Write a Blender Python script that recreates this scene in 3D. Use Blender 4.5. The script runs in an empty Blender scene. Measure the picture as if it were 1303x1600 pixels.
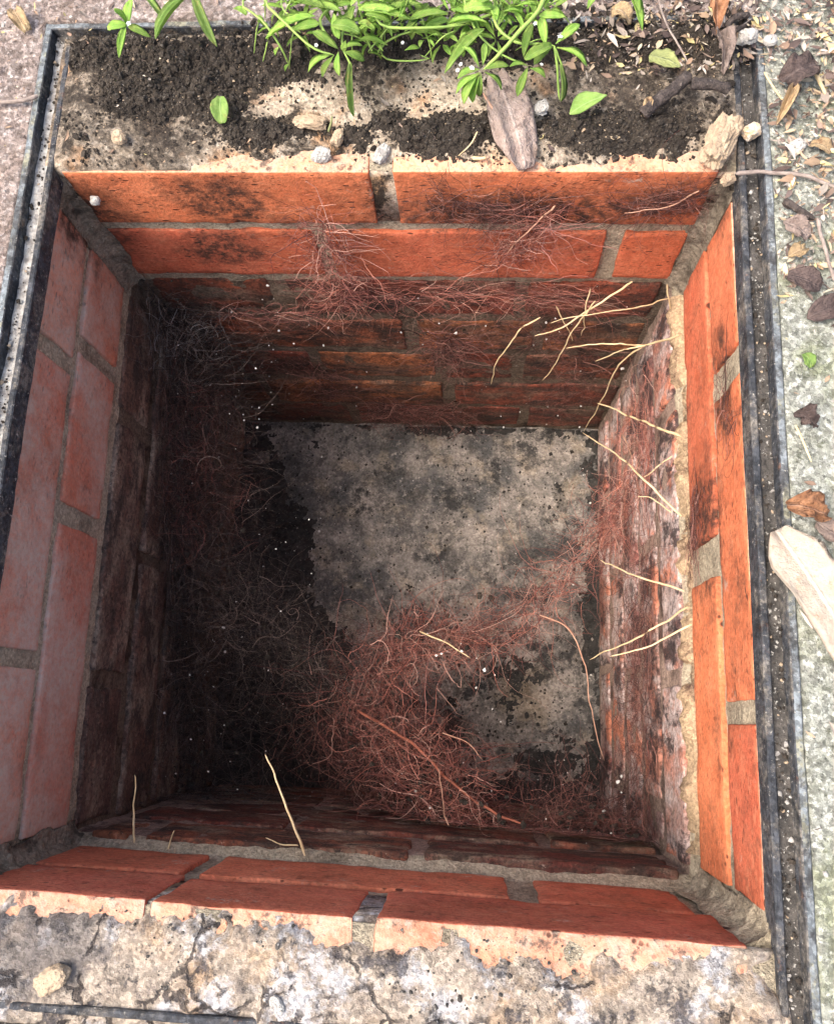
import bpy, math, random
import numpy as np
from mathutils import Vector, Matrix

# ------------------------------------------------------------------ camera, sky, sun, exposure
scene = bpy.context.scene
COL = scene.collection
CAM = np.array([0.06712, -0.34837, 0.49404])
ROT = (0.229008, 0.061091, 0.043119)
FPX = 1305.6
cam_data = bpy.data.cameras.new('camera')
cam = bpy.data.objects.new('camera', cam_data)
COL.objects.link(cam)
cam.location = CAM
cam.rotation_euler = ROT
cam_data.sensor_fit = 'HORIZONTAL'
cam_data.sensor_width = 36.0
cam_data.lens = FPX / 1303.0 * 36.0
cam_data.clip_start = 0.01
cam_data.clip_end = 200.0
scene.camera = cam

FLOOR_Z = -0.530
SUN_EL, SUN_AZ = math.radians(60), math.radians(-112)   # azimuth clockwise from +Y
world = bpy.data.worlds.new('World')
scene.world = world
world.use_nodes = True
wn = world.node_tree
wn.nodes.clear()
wo = wn.nodes.new('ShaderNodeOutputWorld')
wb = wn.nodes.new('ShaderNodeBackground')
ws = wn.nodes.new('ShaderNodeTexSky')
ws.sky_type = 'NISHITA'
ws.sun_disc = False
ws.sun_elevation = SUN_EL
ws.sun_rotation = SUN_AZ
ws.air_density = 1.0
ws.dust_density = 6.0
ws.ozone_density = 0.6
wb.inputs['Strength'].default_value = 0.14
wn.links.new(ws.outputs[0], wb.inputs['Color'])
wn.links.new(wb.outputs[0], wo.inputs['Surface'])

sun_data = bpy.data.lights.new('sun', 'SUN')
sun_data.energy = 1.5
sun_data.angle = math.radians(42)
sun_data.color = (1.0, 0.96, 0.9)
sun = bpy.data.objects.new('sun', sun_data)
COL.objects.link(sun)
sd = Vector((math.sin(SUN_AZ) * math.cos(SUN_EL), math.cos(SUN_AZ) * math.cos(SUN_EL), math.sin(SUN_EL)))
sun.rotation_euler = sd.to_track_quat('Z', 'Y').to_euler()
sun.location = sd * 5

scene.view_settings.view_transform = 'Standard'
scene.view_settings.look = 'None'
scene.view_settings.gamma = 1.0
scene.view_settings.use_curve_mapping = False
scene.view_settings.exposure = 1.42
scene.cycles.max_bounces = 7
scene.cycles.diffuse_bounces = 4
scene.cycles.use_adaptive_sampling = True
scene.cycles.adaptive_threshold = 0.035

rng = np.random.default_rng(7)
random.seed(7)

# ------------------------------------------------------------------ maths helpers
_e = ROT
_X = np.array([[1, 0, 0], [0, math.cos(_e[0]), -math.sin(_e[0])], [0, math.sin(_e[0]), math.cos(_e[0])]])
_Y = np.array([[math.cos(_e[1]), 0, math.sin(_e[1])], [0, 1, 0], [-math.sin(_e[1]), 0, math.cos(_e[1])]])
_Z = np.array([[math.cos(_e[2]), -math.sin(_e[2]), 0], [math.sin(_e[2]), math.cos(_e[2]), 0], [0, 0, 1]])
RM = _Z @ _Y @ _X


def ray(u, v):
    return RM @ np.array([(u - 651.5) / FPX, -(v - 800.0) / FPX, -1.0])


def at(u, v, z):
    """survey point: where the sight line of photo pixel (u, v) meets the level z"""
    d = ray(u, v)
    return CAM + d * ((z - CAM[2]) / d[2])


def aty(u, v, y):
    d = ray(u, v)
    return CAM + d * ((y - CAM[1]) / d[1])


def atx(u, v, x):
    d = ray(u, v)
    return CAM + d * ((x - CAM[0]) / d[0])


def _hash(i, j, k, s):
    h = (i.astype(np.int64) * 374761393 + j.astype(np.int64) * 668265263 + k.astype(np.int64) * 2147483647 + s * 974711) & 0x7fffffff
    h = ((h ^ (h >> 13)) * 1274126177) & 0x7fffffff
    h = ((h ^ (h >> 16)) * 668265263) & 0x7fffffff
    return ((h ^ (h >> 15)) & 0xffffff) / float(0xffffff) * 2 - 1


def vnoise(P, seed=0):
    P = np.asarray(P, float)
    F = np.floor(P)
    f = P - F
    f = f * f * (3 - 2 * f)
    I = F.astype(np.int64)
    out = 0
    for a in (0, 1):
        for b in (0, 1):
            for c in (0, 1):
                w = (f[..., 0] if a else 1 - f[..., 0]) * (f[..., 1] if b else 1 - f[..., 1]) * (f[..., 2] if c else 1 - f[..., 2])
                out = out + w * _hash(I[..., 0] + a, I[..., 1] + b, I[..., 2] + c, seed)
    return out


def fbm(P, scale=1.0, octs=4, seed=0, gain=0.5):
    P = np.asarray(P, float) * scale
    o, a, t = 0, 1.0, 0
    for k in range(octs):
        o = o + a * vnoise(P + 17.3 * k, seed + k)
        t += a
        a *= gain
        P = P * 2.03
    return o / t


# ------------------------------------------------------------------ mesh / object helpers
def mesh_from(name, V, F, smooth=True):
    me = bpy.data.meshes.new(name)
    V = np.asarray(V, np.float32).reshape(-1, 3)
    if isinstance(F, np.ndarray):
        n, k = F.shape
        me.vertices.add(len(V))
        me.vertices.foreach_set('co', V.ravel())
        me.loops.add(n * k)
        me.loops.foreach_set('vertex_index', F.astype(np.int32).ravel())
        me.polygons.add(n)
        me.polygons.foreach_set('loop_start', np.arange(0, n * k, k, dtype=np.int32))
        me.polygons.foreach_set('loop_total', np.full(n, k, np.int32))
        me.update(calc_edges=True)
    else:
        me.from_pydata([tuple(map(float, v)) for v in V], [], F)
        me.update()
    me.polygons.foreach_set('use_smooth', np.full(len(me.polygons), smooth))
    return me


def link(name, me, mat=None, parent=None, loc=None):
    o = bpy.data.objects.new(name, me)
    COL.objects.link(o)
    if mat is not None and me is not None and not me.materials:
        me.materials.append(mat)
    if parent is not None:
        o.parent = parent
    if loc is not None:
        o.location = loc
    return o


def tag(o, label=None, cat=None, group=None, kind=None):
    if label:
        o['label'] = label
    if cat:
        o['category'] = cat
    if group:
        o['group'] = group
    if kind:
        o['kind'] = kind
    return o


def grid(xs, ys, zf):
    """sheet over xs, ys (arrays) with heights zf(X, Y)"""
    X, Y = np.meshgrid(xs, ys, indexing='ij')
    Z = zf(X, Y)
    V = np.stack([X, Y, Z], -1).reshape(-1, 3)
    nx, ny = len(xs), len(ys)
    i = np.arange(nx - 1)[:, None] * ny + np.arange(ny - 1)[None, :]
    F = np.stack([i, i + ny, i + ny + 1, i + 1], -1).reshape(-1, 4)
    return V, F


def slab(xs, ys, zf, zbot):
    """closed block: rough top from zf, plain sides and base"""
    V, F = grid(xs, ys, zf)
    nx, ny = len(xs), len(ys)
    ring = [i * ny for i in range(nx)] + [(nx - 1) * ny + j for j in range(1, ny)] + [i * ny + ny - 1 for i in range(nx - 2, -1, -1)] + [j for j in range(ny - 2, 0, -1)]
    B = V[ring].copy()
    B[:, 2] = zbot
    n0 = len(V)
    V = np.vstack([V, B])
    m = len(ring)
    S = np.array([[ring[(k + 1) % m], ring[k], n0 + k, n0 + (k + 1) % m] for k in range(m)])
    # base
    c = len(V)
    V = np.vstack([V, [[xs.mean() if hasattr(xs, 'mean') else 0, ys.mean(), zbot]]])
    T = np.array([[n0 + (k + 1) % m, n0 + k, c, c] for k in range(m)])
    faces = [tuple(f) for f in F] + [tuple(f) for f in S] + [tuple(f[:3]) for f in T]
    return V, faces


def rough_box(L, H, D, seg, rnd, amp, seed, off, freq=60.0, chip=0.0):
    """closed block, x 0..L, y -D..0 (front face y=0), z -H..0; rounded, chipped, uneven"""
    nx, ny, nz = max(3, int(L / seg)), max(2, int(D / seg / 1.5)), max(3, int(H / seg))
    idx, V, F = {}, [], []
    def lines(a, b, k):
        return np.concatenate([[a, a + rnd], np.linspace(a, b, k + 1)[1:-1], [b - rnd, b]])
    xs, ys, zs = lines(0, L, nx), lines(-D, 0, ny), lines(-H, 0, nz)
    nx, ny, nz = len(xs) - 1, len(ys) - 1, len(zs) - 1

    def v(i, j, k):
        key = (i, j, k)
        if key not in idx:
            idx[key] = len(V)
            V.append((xs[i], ys[j], zs[k]))
        return idx[key]
    for i in range(nx):
        for k in range(nz):
            F.append((v(i, ny, k), v(i, ny, k + 1), v(i + 1, ny, k + 1), v(i + 1, ny, k)))
            F.append((v(i, 0, k), v(i + 1, 0, k), v(i + 1, 0, k + 1), v(i, 0, k + 1)))
        for j in range(ny):
            F.append((v(i, j, nz), v(i + 1, j, nz), v(i + 1, j + 1, nz), v(i, j + 1, nz)))
            F.append((v(i, j, 0), v(i, j + 1, 0), v(i + 1, j + 1, 0), v(i + 1, j, 0)))
    for j in range(ny):
        for k in range(nz):
            F.append((v(0, j, k), v(0, j, k + 1), v(0, j + 1, k + 1), v(0, j + 1, k)))
            F.append((v(nx, j, k), v(nx, j + 1, k), v(nx, j + 1, k + 1), v(nx, j, k + 1)))
    V = np.array(V)
    lo, hi = np.array([rnd, -D + rnd, -H + rnd]), np.array([L - rnd, -rnd, -rnd])
    C = np.clip(V, lo, hi)
    d = V - C
    n = np.linalg.norm(d, axis=1, keepdims=True)
    n[n < 1e-9] = 1
    inner = np.where(np.linalg.norm(V - C, axis=1, keepdims=True) > 1e-9, C + d / n * rnd, V)
    V = inner
    # outward push by noise
    N = (V - np.clip(V, lo + 1e-4, hi - 1e-4))
    N /= np.maximum(np.linalg.norm(N, axis=1, keepdims=True), 1e-9)
    W = V + np.asarray(off)
    h = amp * fbm(W, freq, 4, seed)
    if chip > 0:
        edge = np.exp(-np.minimum(np.minimum(-V[:, 2], V[:, 2] + H), np.minimum(V[:, 0], L - V[:, 0])) / 0.004)
        h = h - chip * edge * np.clip(fbm(W, 45, 3, seed + 9) + 0.05, 0, 1) * 2.2
    V = V + N * h[:, None]
    return V, np.array(F)


def tubes(P, R, sides=3):
    """P (S,n,3) strand points, R (S,n) radii -> V, F of all tubes (open ends closed by taper)"""
    P = np.asarray(P, float)
    S, n, _ = P.shape
    T = np.gradient(P, axis=1)
    T /= np.maximum(np.linalg.norm(T, axis=2, keepdims=True), 1e-9)
    ref = np.where(np.abs(T[..., 2:3]) < 0.8, np.array([0, 0, 1.0]), np.array([1.0, 0, 0]))
    A = np.cross(T, ref)
    A /= np.maximum(np.linalg.norm(A, axis=2, keepdims=True), 1e-9)
    B = np.cross(T, A)
    ang = np.arange(sides) * 2 * math.pi / sides
    V = P[:, :, None, :] + R[:, :, None, None] * (np.cos(ang)[None, None, :, None] * A[:, :, None, :] + np.sin(ang)[None, None, :, None] * B[:, :, None, :])
    base = (np.arange(S) * n * sides)[:, None, None] + (np.arange(n - 1) * sides)[None, :, None]
    k = np.arange(sides)[None, None, :]
    k2 = (k + 1) % sides
    F = np.stack([base + k, base + k2, base + sides + k2, base + sides + k], -1).reshape(-1, 4)
    return V.reshape(-1, 3), F


def smooth_path(pts, n):
    """Catmull-Rom through pts, n samples"""
    p = np.asarray(pts, float)
    if len(p) == 2:
        t = np.linspace(0, 1, n)[:, None]
        return p[0] * (1 - t) + p[1] * t
    p = np.vstack([2 * p[0] - p[1], p, 2 * p[-1] - p[-2]])
    m = len(p) - 3
    out = []
    for s in np.linspace(0, m - 1e-6, n):
        i = int(s)
        t = s - i
        a, b, c, d = p[i], p[i + 1], p[i + 2], p[i + 3]
        out.append(0.5 * ((2 * b) + (c - a) * t + (2 * a - 5 * b + 4 * c - d) * t * t + (3 * b - a - 3 * c + d) * t ** 3))
    return np.array(out)


ICO_V, ICO_F = None, None


def ico():
    global ICO_V, ICO_F
    if ICO_V is None:
        t = (1 + 5 ** .5) / 2
        ICO_V = np.array([(-1, t, 0), (1, t, 0), (-1, -t, 0), (1, -t, 0), (0, -1, t), (0, 1, t), (0, -1, -t), (0, 1, -t), (t, 0, -1), (t, 0, 1), (-t, 0, -1), (-t, 0, 1)]) / math.hypot(1, t)
        ICO_F = np.array([(0, 11, 5), (0, 5, 1), (0, 1, 7), (0, 7, 10), (0, 10, 11), (1, 5, 9), (5, 11, 4), (11, 10, 2), (10, 7, 6), (7, 1, 8), (3, 9, 4), (3, 4, 2), (3, 2, 6), (3, 6, 8), (3, 8, 9), (4, 9, 5), (2, 4, 11), (6, 2, 10), (8, 6, 7), (9, 8, 1)])
    return ICO_V, ICO_F


def lumps(P, R, squash=0.75, jitter=0.35):
    """many small angular crumbs as one mesh"""
    v, f = ico()
    n = len(P)
    J = 1 + jitter * rng.uniform(-1, 1, (n, 12))
    V = v[None] * J[..., None] * np.asarray(R)[:, None, None]
    a = rng.uniform(0, 6.28, n)
    st = rng.uniform(0.7, 1.5, n)
    V[..., 0] *= st[:, None]
    c, s = np.cos(a)[:, None], np.sin(a)[:, None]
    V = np.stack([V[..., 0] * c - V[..., 1] * s, V[..., 0] * s + V[..., 1] * c, V[..., 2] * squash], -1) + np.asarray(P)[:, None]
    F = f[None] + (np.arange(n) * 12)[:, None, None]
    return V.reshape(-1, 3), F.reshape(-1, 3)


def subdiv_ico(k):
    v, f = ico()
    V = [tuple(x) for x in v]
    F = [tuple(x) for x in f]
    for _ in range(k):
        mid, G = {}, []

        def m(a, b):
            key = (min(a, b), max(a, b))
            if key not in mid:
                p = np.array(V[a]) + np.array(V[b])
                V.append(tuple(p / np.linalg.norm(p)))
                mid[key] = len(V) - 1
            return mid[key]
        for a, b, c in F:
            ab, bc, ca = m(a, b), m(b, c), m(c, a)
            G += [(a, ab, ca), (b, bc, ab), (c, ca, bc), (ab, bc, ca)]
        F = G
    return np.array(V), np.array(F)


def stone_mesh(name, sx, sy, sz, seed, rough=0.25, k=3):
    V, F = subdiv_ico(k)
    d = 1 + rough * (fbm(V, 1.1, 3, seed, 0.55) + 0.45 * fbm(V, 5.0, 3, seed + 5, 0.6))
    V = np.sign(V) * np.abs(V) ** 0.8 * d[:, None]
    V = V * np.array([sx, sy, sz])
    return mesh_from(name, V, F, smooth=False)


# ------------------------------------------------------------------ material helpers
class NB:
    def __init__(self, name, rough=0.9, spec=0.25):
        self.m = bpy.data.materials.new(name)
        self.m.use_nodes = True
        self.t = self.m.node_tree
        self.t.nodes.clear()
        self.out = self.t.nodes.new('ShaderNodeOutputMaterial')
        self.b = self.t.nodes.new('ShaderNodeBsdfPrincipled')
        self.b.inputs['Roughness'].default_value = rough
        self.b.inputs['Specular IOR Level'].default_value = spec
        self.t.links.new(self.b.outputs[0], self.out.inputs['Surface'])
        g = self.t.nodes.new('ShaderNodeNewGeometry')
        self.pos = g.outputs['Position']

    def set(self, sock, v):
        if isinstance(v, bpy.types.NodeSocket):
            self.t.links.new(v, sock)
        elif isinstance(v, (tuple, list)):
            sock.default_value = (*v, 1.0) if len(v) == 3 and sock.type == 'RGBA' else v
        else:
            sock.default_value = v

    def scale(self, s, src=None):
        n = self.t.nodes.new('ShaderNodeVectorMath')
        n.operation = 'MULTIPLY'
        self.set(n.inputs[0], src if src is not None else self.pos)
        n.inputs[1].default_value = s
        return n.outputs[0]

    def noise(self, scale, detail=4, rough=0.55, vec=None, dist=0.0, out='Fac'):
        n = self.t.nodes.new('ShaderNodeTexNoise')
        self.set(n.inputs['Vector'], vec if vec is not None else self.pos)
        n.inputs['Scale'].default_value = scale
        n.inputs['Detail'].default_value = detail
        n.inputs['Roughness'].default_value = rough
        n.inputs['Distortion'].default_value = dist
        return n.outputs[out]

    def vor(self, scale, vec=None, feature='F1', out='Distance', rnd=1.0):
        n = self.t.nodes.new('ShaderNodeTexVoronoi')
        n.feature = feature
        self.set(n.inputs['Vector'], vec if vec is not None else self.pos)
        n.inputs['Scale'].default_value = scale
        n.inputs['Randomness'].default_value = rnd
        return n.outputs[out]

    def ramp(self, fac, lo, hi, a=0.0, b=1.0):
        n = self.t.nodes.new('ShaderNodeMapRange')
        n.interpolation_type = 'SMOOTHSTEP'
        self.set(n.inputs['Value'], fac)
        n.inputs['From Min'].default_value = lo
        n.inputs['From Max'].default_value = hi
        n.inputs['To Min'].default_value = a
        n.inputs['To Max'].default_value = b
        return n.outputs[0]

    def math(self, op, a, b=0.0, clamp=False):
        n = self.t.nodes.new('ShaderNodeMath')
        n.operation = op
        n.use_clamp = clamp
        self.set(n.inputs[0], a)
        self.set(n.inputs[1], b)
        return n.outputs[0]

    def mix(self, f, a, b, mode='MIX'):
        n = self.t.nodes.new('ShaderNodeMix')
        n.data_type = 'RGBA'
        n.blend_type = mode
        self.set(n.inputs['Factor'], f)
        self.set(n.inputs[6], a)
        self.set(n.inputs[7], b)
        return n.outputs[2]

    def near(self, p, r, soft=0.6, sc=(1, 1, 1)):
        """soft ball mask round a point of the place, roughened by noise"""
        n = self.t.nodes.new('ShaderNodeVectorMath')
        n.operation = 'DISTANCE'
        self.set(n.inputs[0], self.scale(sc))
        n.inputs[1].default_value = tuple(np.array(p) * np.array(sc))
        d = self.math('ADD', n.outputs['Value'], self.math('MULTIPLY', self.math('SUBTRACT', self.noise(60, 5, 0.65), 0.5), r * 1.4))
        return self.ramp(d, r * soft, r, 1.0, 0.0)

    def rand(self):
        n = self.t.nodes.new('ShaderNodeObjectInfo')
        return n.outputs['Random']

    def attr(self, name):
        n = self.t.nodes.new('ShaderNodeAttribute')
        n.attribute_name = name
        return n.outputs['Color']

    def hsv(self, col, h=0.5, s=1.0, v=1.0):
        n = self.t.nodes.new('ShaderNodeHueSaturation')
        self.set(n.inputs['Hue'], h)
        self.set(n.inputs['Saturation'], s)
        self.set(n.inputs['Value'], v)
        self.set(n.inputs['Color'], col)
        return n.outputs[0]

    def bump(self, h, strength=0.5, dist=0.001):
        """adds a relief of strength*dist metres; all reliefs share one bump node"""
        h = self.math('MULTIPLY', h, strength * dist)
        if getattr(self, '_h', None) is None:
            self._b = self.t.nodes.new('ShaderNodeBump')
            self._b.inputs['Strength'].default_value = 1.0
            self._b.inputs['Distance'].default_value = 1.0
            self.t.links.new(self._b.outputs[0], self.b.inputs['Normal'])
            self._h = h
        else:
            self._h = self.math('ADD', self._h, h)
        self.t.links.new(self._h, self._b.inputs['Height'])

    def grain(self, col, scale, lo, hi, vec=None):
        """every sand grain its own brightness"""
        c = self.vor(scale, vec, out='Color')
        sp = self.t.nodes.new('ShaderNodeSeparateColor')
        self.t.links.new(c, sp.inputs[0])
        return self.hsv(col, 0.5, 1.0, self.ramp(sp.outputs[0], 0, 1, lo, hi))

    def color(self, c):
        self.set(self.b.inputs['Base Color'], c)
        return self


def m_brick(name='clean_brick', haze=0.0, c1=(0.56, 0.150, 0.060), c2=(0.64, 0.205, 0.090), stains=True, grime=0.8, smear=0.0):
    n = NB(name, 0.88, 0.25)
    long = n.scale((0.55, 0.55, 1.7))
    a = n.mix(n.ramp(n.noise(28, 6, 0.65), 0.3, 0.7), c1, c2)
    a = n.hsv(a, n.ramp(n.rand(), 0, 1, 0.490, 0.500), 1.0, n.ramp(n.rand(), 0, 1, 0.80, 1.08))
    a = n.mix(n.ramp(n.noise(9, 4, 0.6), 0.42, 0.68, 0, 0.55), a, tuple(0.62 * x for x in c1))
    a = n.grain(a, 520, 0.84, 1.14)
    a = n.mix(n.ramp(n.noise(170, 4, 0.7, long), 0.5, 0.75, 0, 0.45), a, (0.68, 0.31, 0.17))
    a = n.mix(n.ramp(n.noise(60, 5, 0.7, long), 0.52, 0.75, 0, 0.5), a, (0.38, 0.095, 0.040))
    # dark burnt specks and drag pits
    sp = n.math('MULTIPLY', n.ramp(n.vor(300, long), 0.12, 0.30, 1, 0), n.ramp(n.noise(50, 3), 0.46, 0.60))
    a = n.mix(n.math('MULTIPLY', sp, 0.85), a, (0.07, 0.025, 0.016))
    sp2 = n.math('MULTIPLY', n.ramp(n.vor(120, long), 0.08, 0.17, 1, 0), n.ramp(n.noise(30, 3), 0.52, 0.58))
    a = n.mix(n.math('MULTIPLY', sp2, 0.9), a, (0.035, 0.018, 0.014))
    lng2 = n.scale((0.45, 0.45, 1.5))
    pc = n.t.nodes.new('ShaderNodeSeparateColor')
    n.t.links.new(n.vor(170, lng2, out='Color'), pc.inputs[0])
    pit = n.math('MULTIPLY', n.ramp(n.vor(170, lng2), 0.14, 0.24, 1, 0), n.ramp(pc.outputs[0], 0.80, 0.82))
    a = n.mix(n.math('MULTIPLY', pit, 0.92), a, (0.055, 0.020, 0.013))
    # thin earth film
    st = n.math('MULTIPLY', n.ramp(n.noise(24, 8, 0.72, dist=0.2), 0.46, 0.68), n.ramp(n.noise(170, 4, 0.75), 0.36, 0.66, 0.1, 1))
    a = n.mix(n.math('MULTIPLY', st, grime), a, (0.085, 0.040, 0.024))
    # mortar smeared from the joints
    a = n.mix(n.math('MULTIPLY', n.ramp(n.noise(33, 6, 0.7), 0.60, 0.70), n.ramp(n.noise(260, 3, 0.7), 0.4, 0.6, 0, 0.7)), a, (0.44, 0.36, 0.28))
    if smear:
        sm = n.math('MULTIPLY', n.ramp(n.noise(60, 7, 0.75), 0.46, 0.60), n.ramp(n.noise(300, 4, 0.8), 0.35, 0.6, 0.1, 1))
        a = n.mix(n.math('MULTIPLY', sm, smear), a, (0.42, 0.345, 0.27))
        a = n.mix(n.math('MULTIPLY', n.ramp(n.noise(75, 7, 0.78, n.scale((1, 1, 3))), 0.54, 0.62), 0.8), a, (0.07, 0.055, 0.045))
    if haze:  # grey lens haze painted into the brick colour
        bm = n.math('MULTIPLY', n.ramp(n.noise(14, 7, 0.7), 0.30, 0.64, 0.3 * haze, haze * 1.3), n.ramp(n.noise(200, 5, 0.8), 0.3, 0.65, 0.6, 1.1))
        a = n.mix(bm, a, (0.50, 0.42, 0.345))
    if stains:
        for p, r, sc in (((0.120, 0, -0.045), 0.085, (0.8, 1, 2.2)), ((0.205, 0, -0.035), 0.04, (0.8, 1, 1.4)), ((0.231, -0.22, -0.10), 0.06, (1, 0.8, 1)), ((0.231, -0.13, -0.05), 0.035, (1, 0.6, 1)), ((-0.12, 0, -0.035), 0.05, (1, 1, 1)), ((-0.14, 0, -0.10), 0.04, (0.8, 1, 1)), ((-0.23, 0.0, -0.05), 0.05, (1, 1, 0.8)), ((0.06, 0, -0.05), 0.06, (0.6, 1, 1.8))):
            mk = n.math('MULTIPLY', n.near(p, r, 0.30, sc), n.ramp(n.noise(110, 6, 0.75), 0.34, 0.60, 0.15, 1))
            a = n.mix(n.math('MULTIPLY', mk, 0.93), a, (0.030, 0.019, 0.014))
    n.color(a)
    n.bump(n.noise(460, 4, 0.75), 0.9, 0.0010)
    n.bump(n.noise(110, 5, 0.65), 0.8, 0.0020)
    n.bump(n.math('SUBTRACT', 1.0, n.math('MAXIMUM', sp, pit)), 0.9, 0.0010)
    return n.m


def m_old_brick(name, stretch, warm, earth, bare, crust=None, soot=0.0):
    """old lower brickwork: pitted faces under a damp film of grime, with bare and flaked patches"""
    n = NB(name, 0.8, 0.35)
    sv = n.scale(stretch)
    a = n.mix(n.ramp(n.noise(30, 6, 0.65), 0.35, 0.65), warm, tuple(0.55 * c for c in warm))
    a = n.hsv(a, n.ramp(n.rand(), 0, 1, 0.488, 0.51), 1.0, n.ramp(n.rand(), 0, 1, 0.65, 1.25))
    a = n.mix(n.ramp(n.noise(24, 6, 0.68, sv, 0.3), 0.45, 0.64), a, bare)
    a = n.mix(n.ramp(n.noise(34, 8, 0.74, sv, 0.3), 0.46, 0.62), a, earth)
    a = n.mix(n.ramp(n.noise(140, 6, 0.75), 0.52, 0.66, 0, 0.85), a, tuple(0.4 * c for c in earth))
    a = n.mix(n.ramp(n.noise(200, 4, 0.75), 0.60, 0.72, 0, 0.6), a, (0.45, 0.34, 0.27))
    if crust:
        ck = n.math('MULTIPLY', n.ramp(n.noise(15, 6, 0.68, sv), 0.45, 0.57), n.ramp(n.noise(120, 6, 0.8), 0.36, 0.58, 0.1, 1))
        a = n.mix(n.math('MULTIPLY', ck, 0.85), a, crust)
        a = n.mix(n.math('MULTIPLY', n.ramp(n.noise(19, 5, 0.6, n.scale((1.1, 0.8, 0.5))), 0.57, 0.63), 0.85), a, (0.58, 0.20, 0.11))
        a = n.mix(n.math('MULTIPLY', n.ramp(n.noise(21, 8, 0.76, n.scale((1.3, 0.85, 0.45))), 0.51, 0.58), 0.9), a, (0.030, 0.020, 0.020))
    if soot:
        a = n.mix(n.math('MULTIPLY', n.ramp(n.noise(8, 7, 0.7), 0.40, 0.58), soot), a, (0.030, 0.022, 0.018))
    a = n.grain(a, 420, 0.70, 1.25)
    n.color(a)
    n.bump(n.noise(300, 5, 0.75, n.scale((1, 1, 0.6))), 1.0, 0.0016)
    n.bump(n.noise(75, 6, 0.7, n.scale((1, 1, 0.6))), 1.0, 0.0016)
    return n.m


def m_mortar(name, a, b, dark, amt=0.5):
    n = NB(name, 0.95, 0.15)
    c = n.mix(n.noise(60, 5, 0.65), a, b)
    c = n.mix(n.ramp(n.noise(420, 3, 0.6), 0.55, 0.75, 0, 0.6), c, tuple(min(1, 1.5 * x) for x in a))
    c = n.mix(n.ramp(n.noise(25, 6, 0.7, dist=0.4), 0.47, 0.66, 0, amt), c, dark)
    c = n.grain(c, 560, 0.78, 1.25)
    n.color(c)
    n.bump(n.noise(520, 4, 0.75), 1.0, 0.0014)
    n.bump(n.noise(130, 5, 0.7), 1.0, 0.0030)
    return n.m


def m_ledge_front():
    n = NB('stained_bedding', 0.95, 0.2)
    c = n.mix(n.ramp(n.noise(45, 7, 0.7), 0.35, 0.65), (0.48, 0.40, 0.32), (0.33, 0.27, 0.215))
    c = n.mix(n.ramp(n.noise(17, 5, 0.65), 0.50, 0.66, 0, 0.7), c, (0.44, 0.29, 0.17))
    c = n.mix(n.ramp(n.noise(260, 4, 0.8), 0.50, 0.68, 0, 0.7), c, (0.60, 0.52, 0.42))
    c = n.mix(n.ramp(n.noise(90, 7, 0.78), 0.53, 0.66, 0, 0.75), c, (0.19, 0.16, 0.145))
    wh = n.math('MULTIPLY', n.ramp(n.noise(23, 6, 0.68), 0.49, 0.58), n.ramp(n.noise(150, 6, 0.8), 0.36, 0.58, 0.1, 1))
    c = n.mix(n.math('MULTIPLY', wh, 0.8), c, (0.60, 0.60, 0.62))
    dk = n.math('MULTIPLY', n.ramp(n.noise(36, 9, 0.78), 0.54, 0.60), n.ramp(n.noise(230, 4, 0.7), 0.30, 0.5, 0.2, 1))
    c = n.mix(n.math('MULTIPLY', dk, 0.85), c, (0.075, 0.070, 0.078))
    c = n.mix(n.math('MULTIPLY', n.near((-0.165, -0.478, 0), 0.042), 0.7), c, (0.13, 0.12, 0.12))
    wv = n.t.nodes.new('ShaderNodeVectorMath')
    wv.operation = 'ADD'
    n.t.links.new(n.pos, wv.inputs[0])
    n.t.links.new(n.scale((0.02, 0.02, 0.02), n.noise(35, 5, 0.7, out='Color')), wv.inputs[1])
    crk = n.math('MULTIPLY', n.ramp(n.vor(24, wv.outputs[0], 'DISTANCE_TO_EDGE'), 0.012, 0.035, 1, 0), n.ramp(n.noise(20, 3), 0.47, 0.55))
    c = n.mix(n.math('MULTIPLY', crk, 0.85), c, (0.05, 0.042, 0.04))
    c = n.grain(c, 480, 0.72, 1.25)
    n.color(c)
    n.bump(n.math('SUBTRACT', 1.0, crk), 1.0, 0.0020)
    n.bump(n.noise(420, 4, 0.75), 1.0, 0.0018)
    n.bump(n.noise(110, 7, 0.75), 1.0, 0.0055)
    n.bump(n.math('SUBTRACT', 1.0, dk), 1.0, 0.0010)
    return n.m


def m_ledge_back():
    n = NB('sandy_bedding', 0.95, 0.15)
    c = n.mix(n.noise(40, 6, 0.65), (0.50, 0.42, 0.33), (0.33, 0.25, 0.17))
    c = n.mix(n.ramp(n.noise(330, 3, 0.7), 0.5, 0.7, 0, 0.7), c, (0.62, 0.55, 0.45))
    c = n.mix(n.ramp(n.noise(22, 4, 0.6), 0.52, 0.66, 0, 0.75), c, (0.42, 0.22, 0.10))
    c = n.mix(n.ramp(n.noise(28, 7, 0.72, dist=0.6), 0.50, 0.60, 0, 0.95), c, (0.035, 0.028, 0.022))
    for p, r in (((-0.205, 0.06, 0), 0.085), ((-0.13, 0.055, 0), 0.06), ((0.20, 0.07, 0), 0.07), ((-0.155, 0.016, 0), 0.035), ((0.14, 0.05, 0), 0.06), ((-0.01, 0.085, 0), 0.05)):
        c = n.mix(n.math('MULTIPLY', n.near(p, r, 0.35), n.ramp(n.noise(120, 6, 0.75), 0.34, 0.58, 0.25, 0.95)), c, (0.045, 0.036, 0.029))
    c = n.grain(c, 520, 0.72, 1.25)
    n.color(c)
    n.bump(n.noise(450, 4, 0.75), 1.0, 0.0018)
    n.bump(n.noise(100, 6, 0.7), 1.0, 0.0045)
    return n.m


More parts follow.
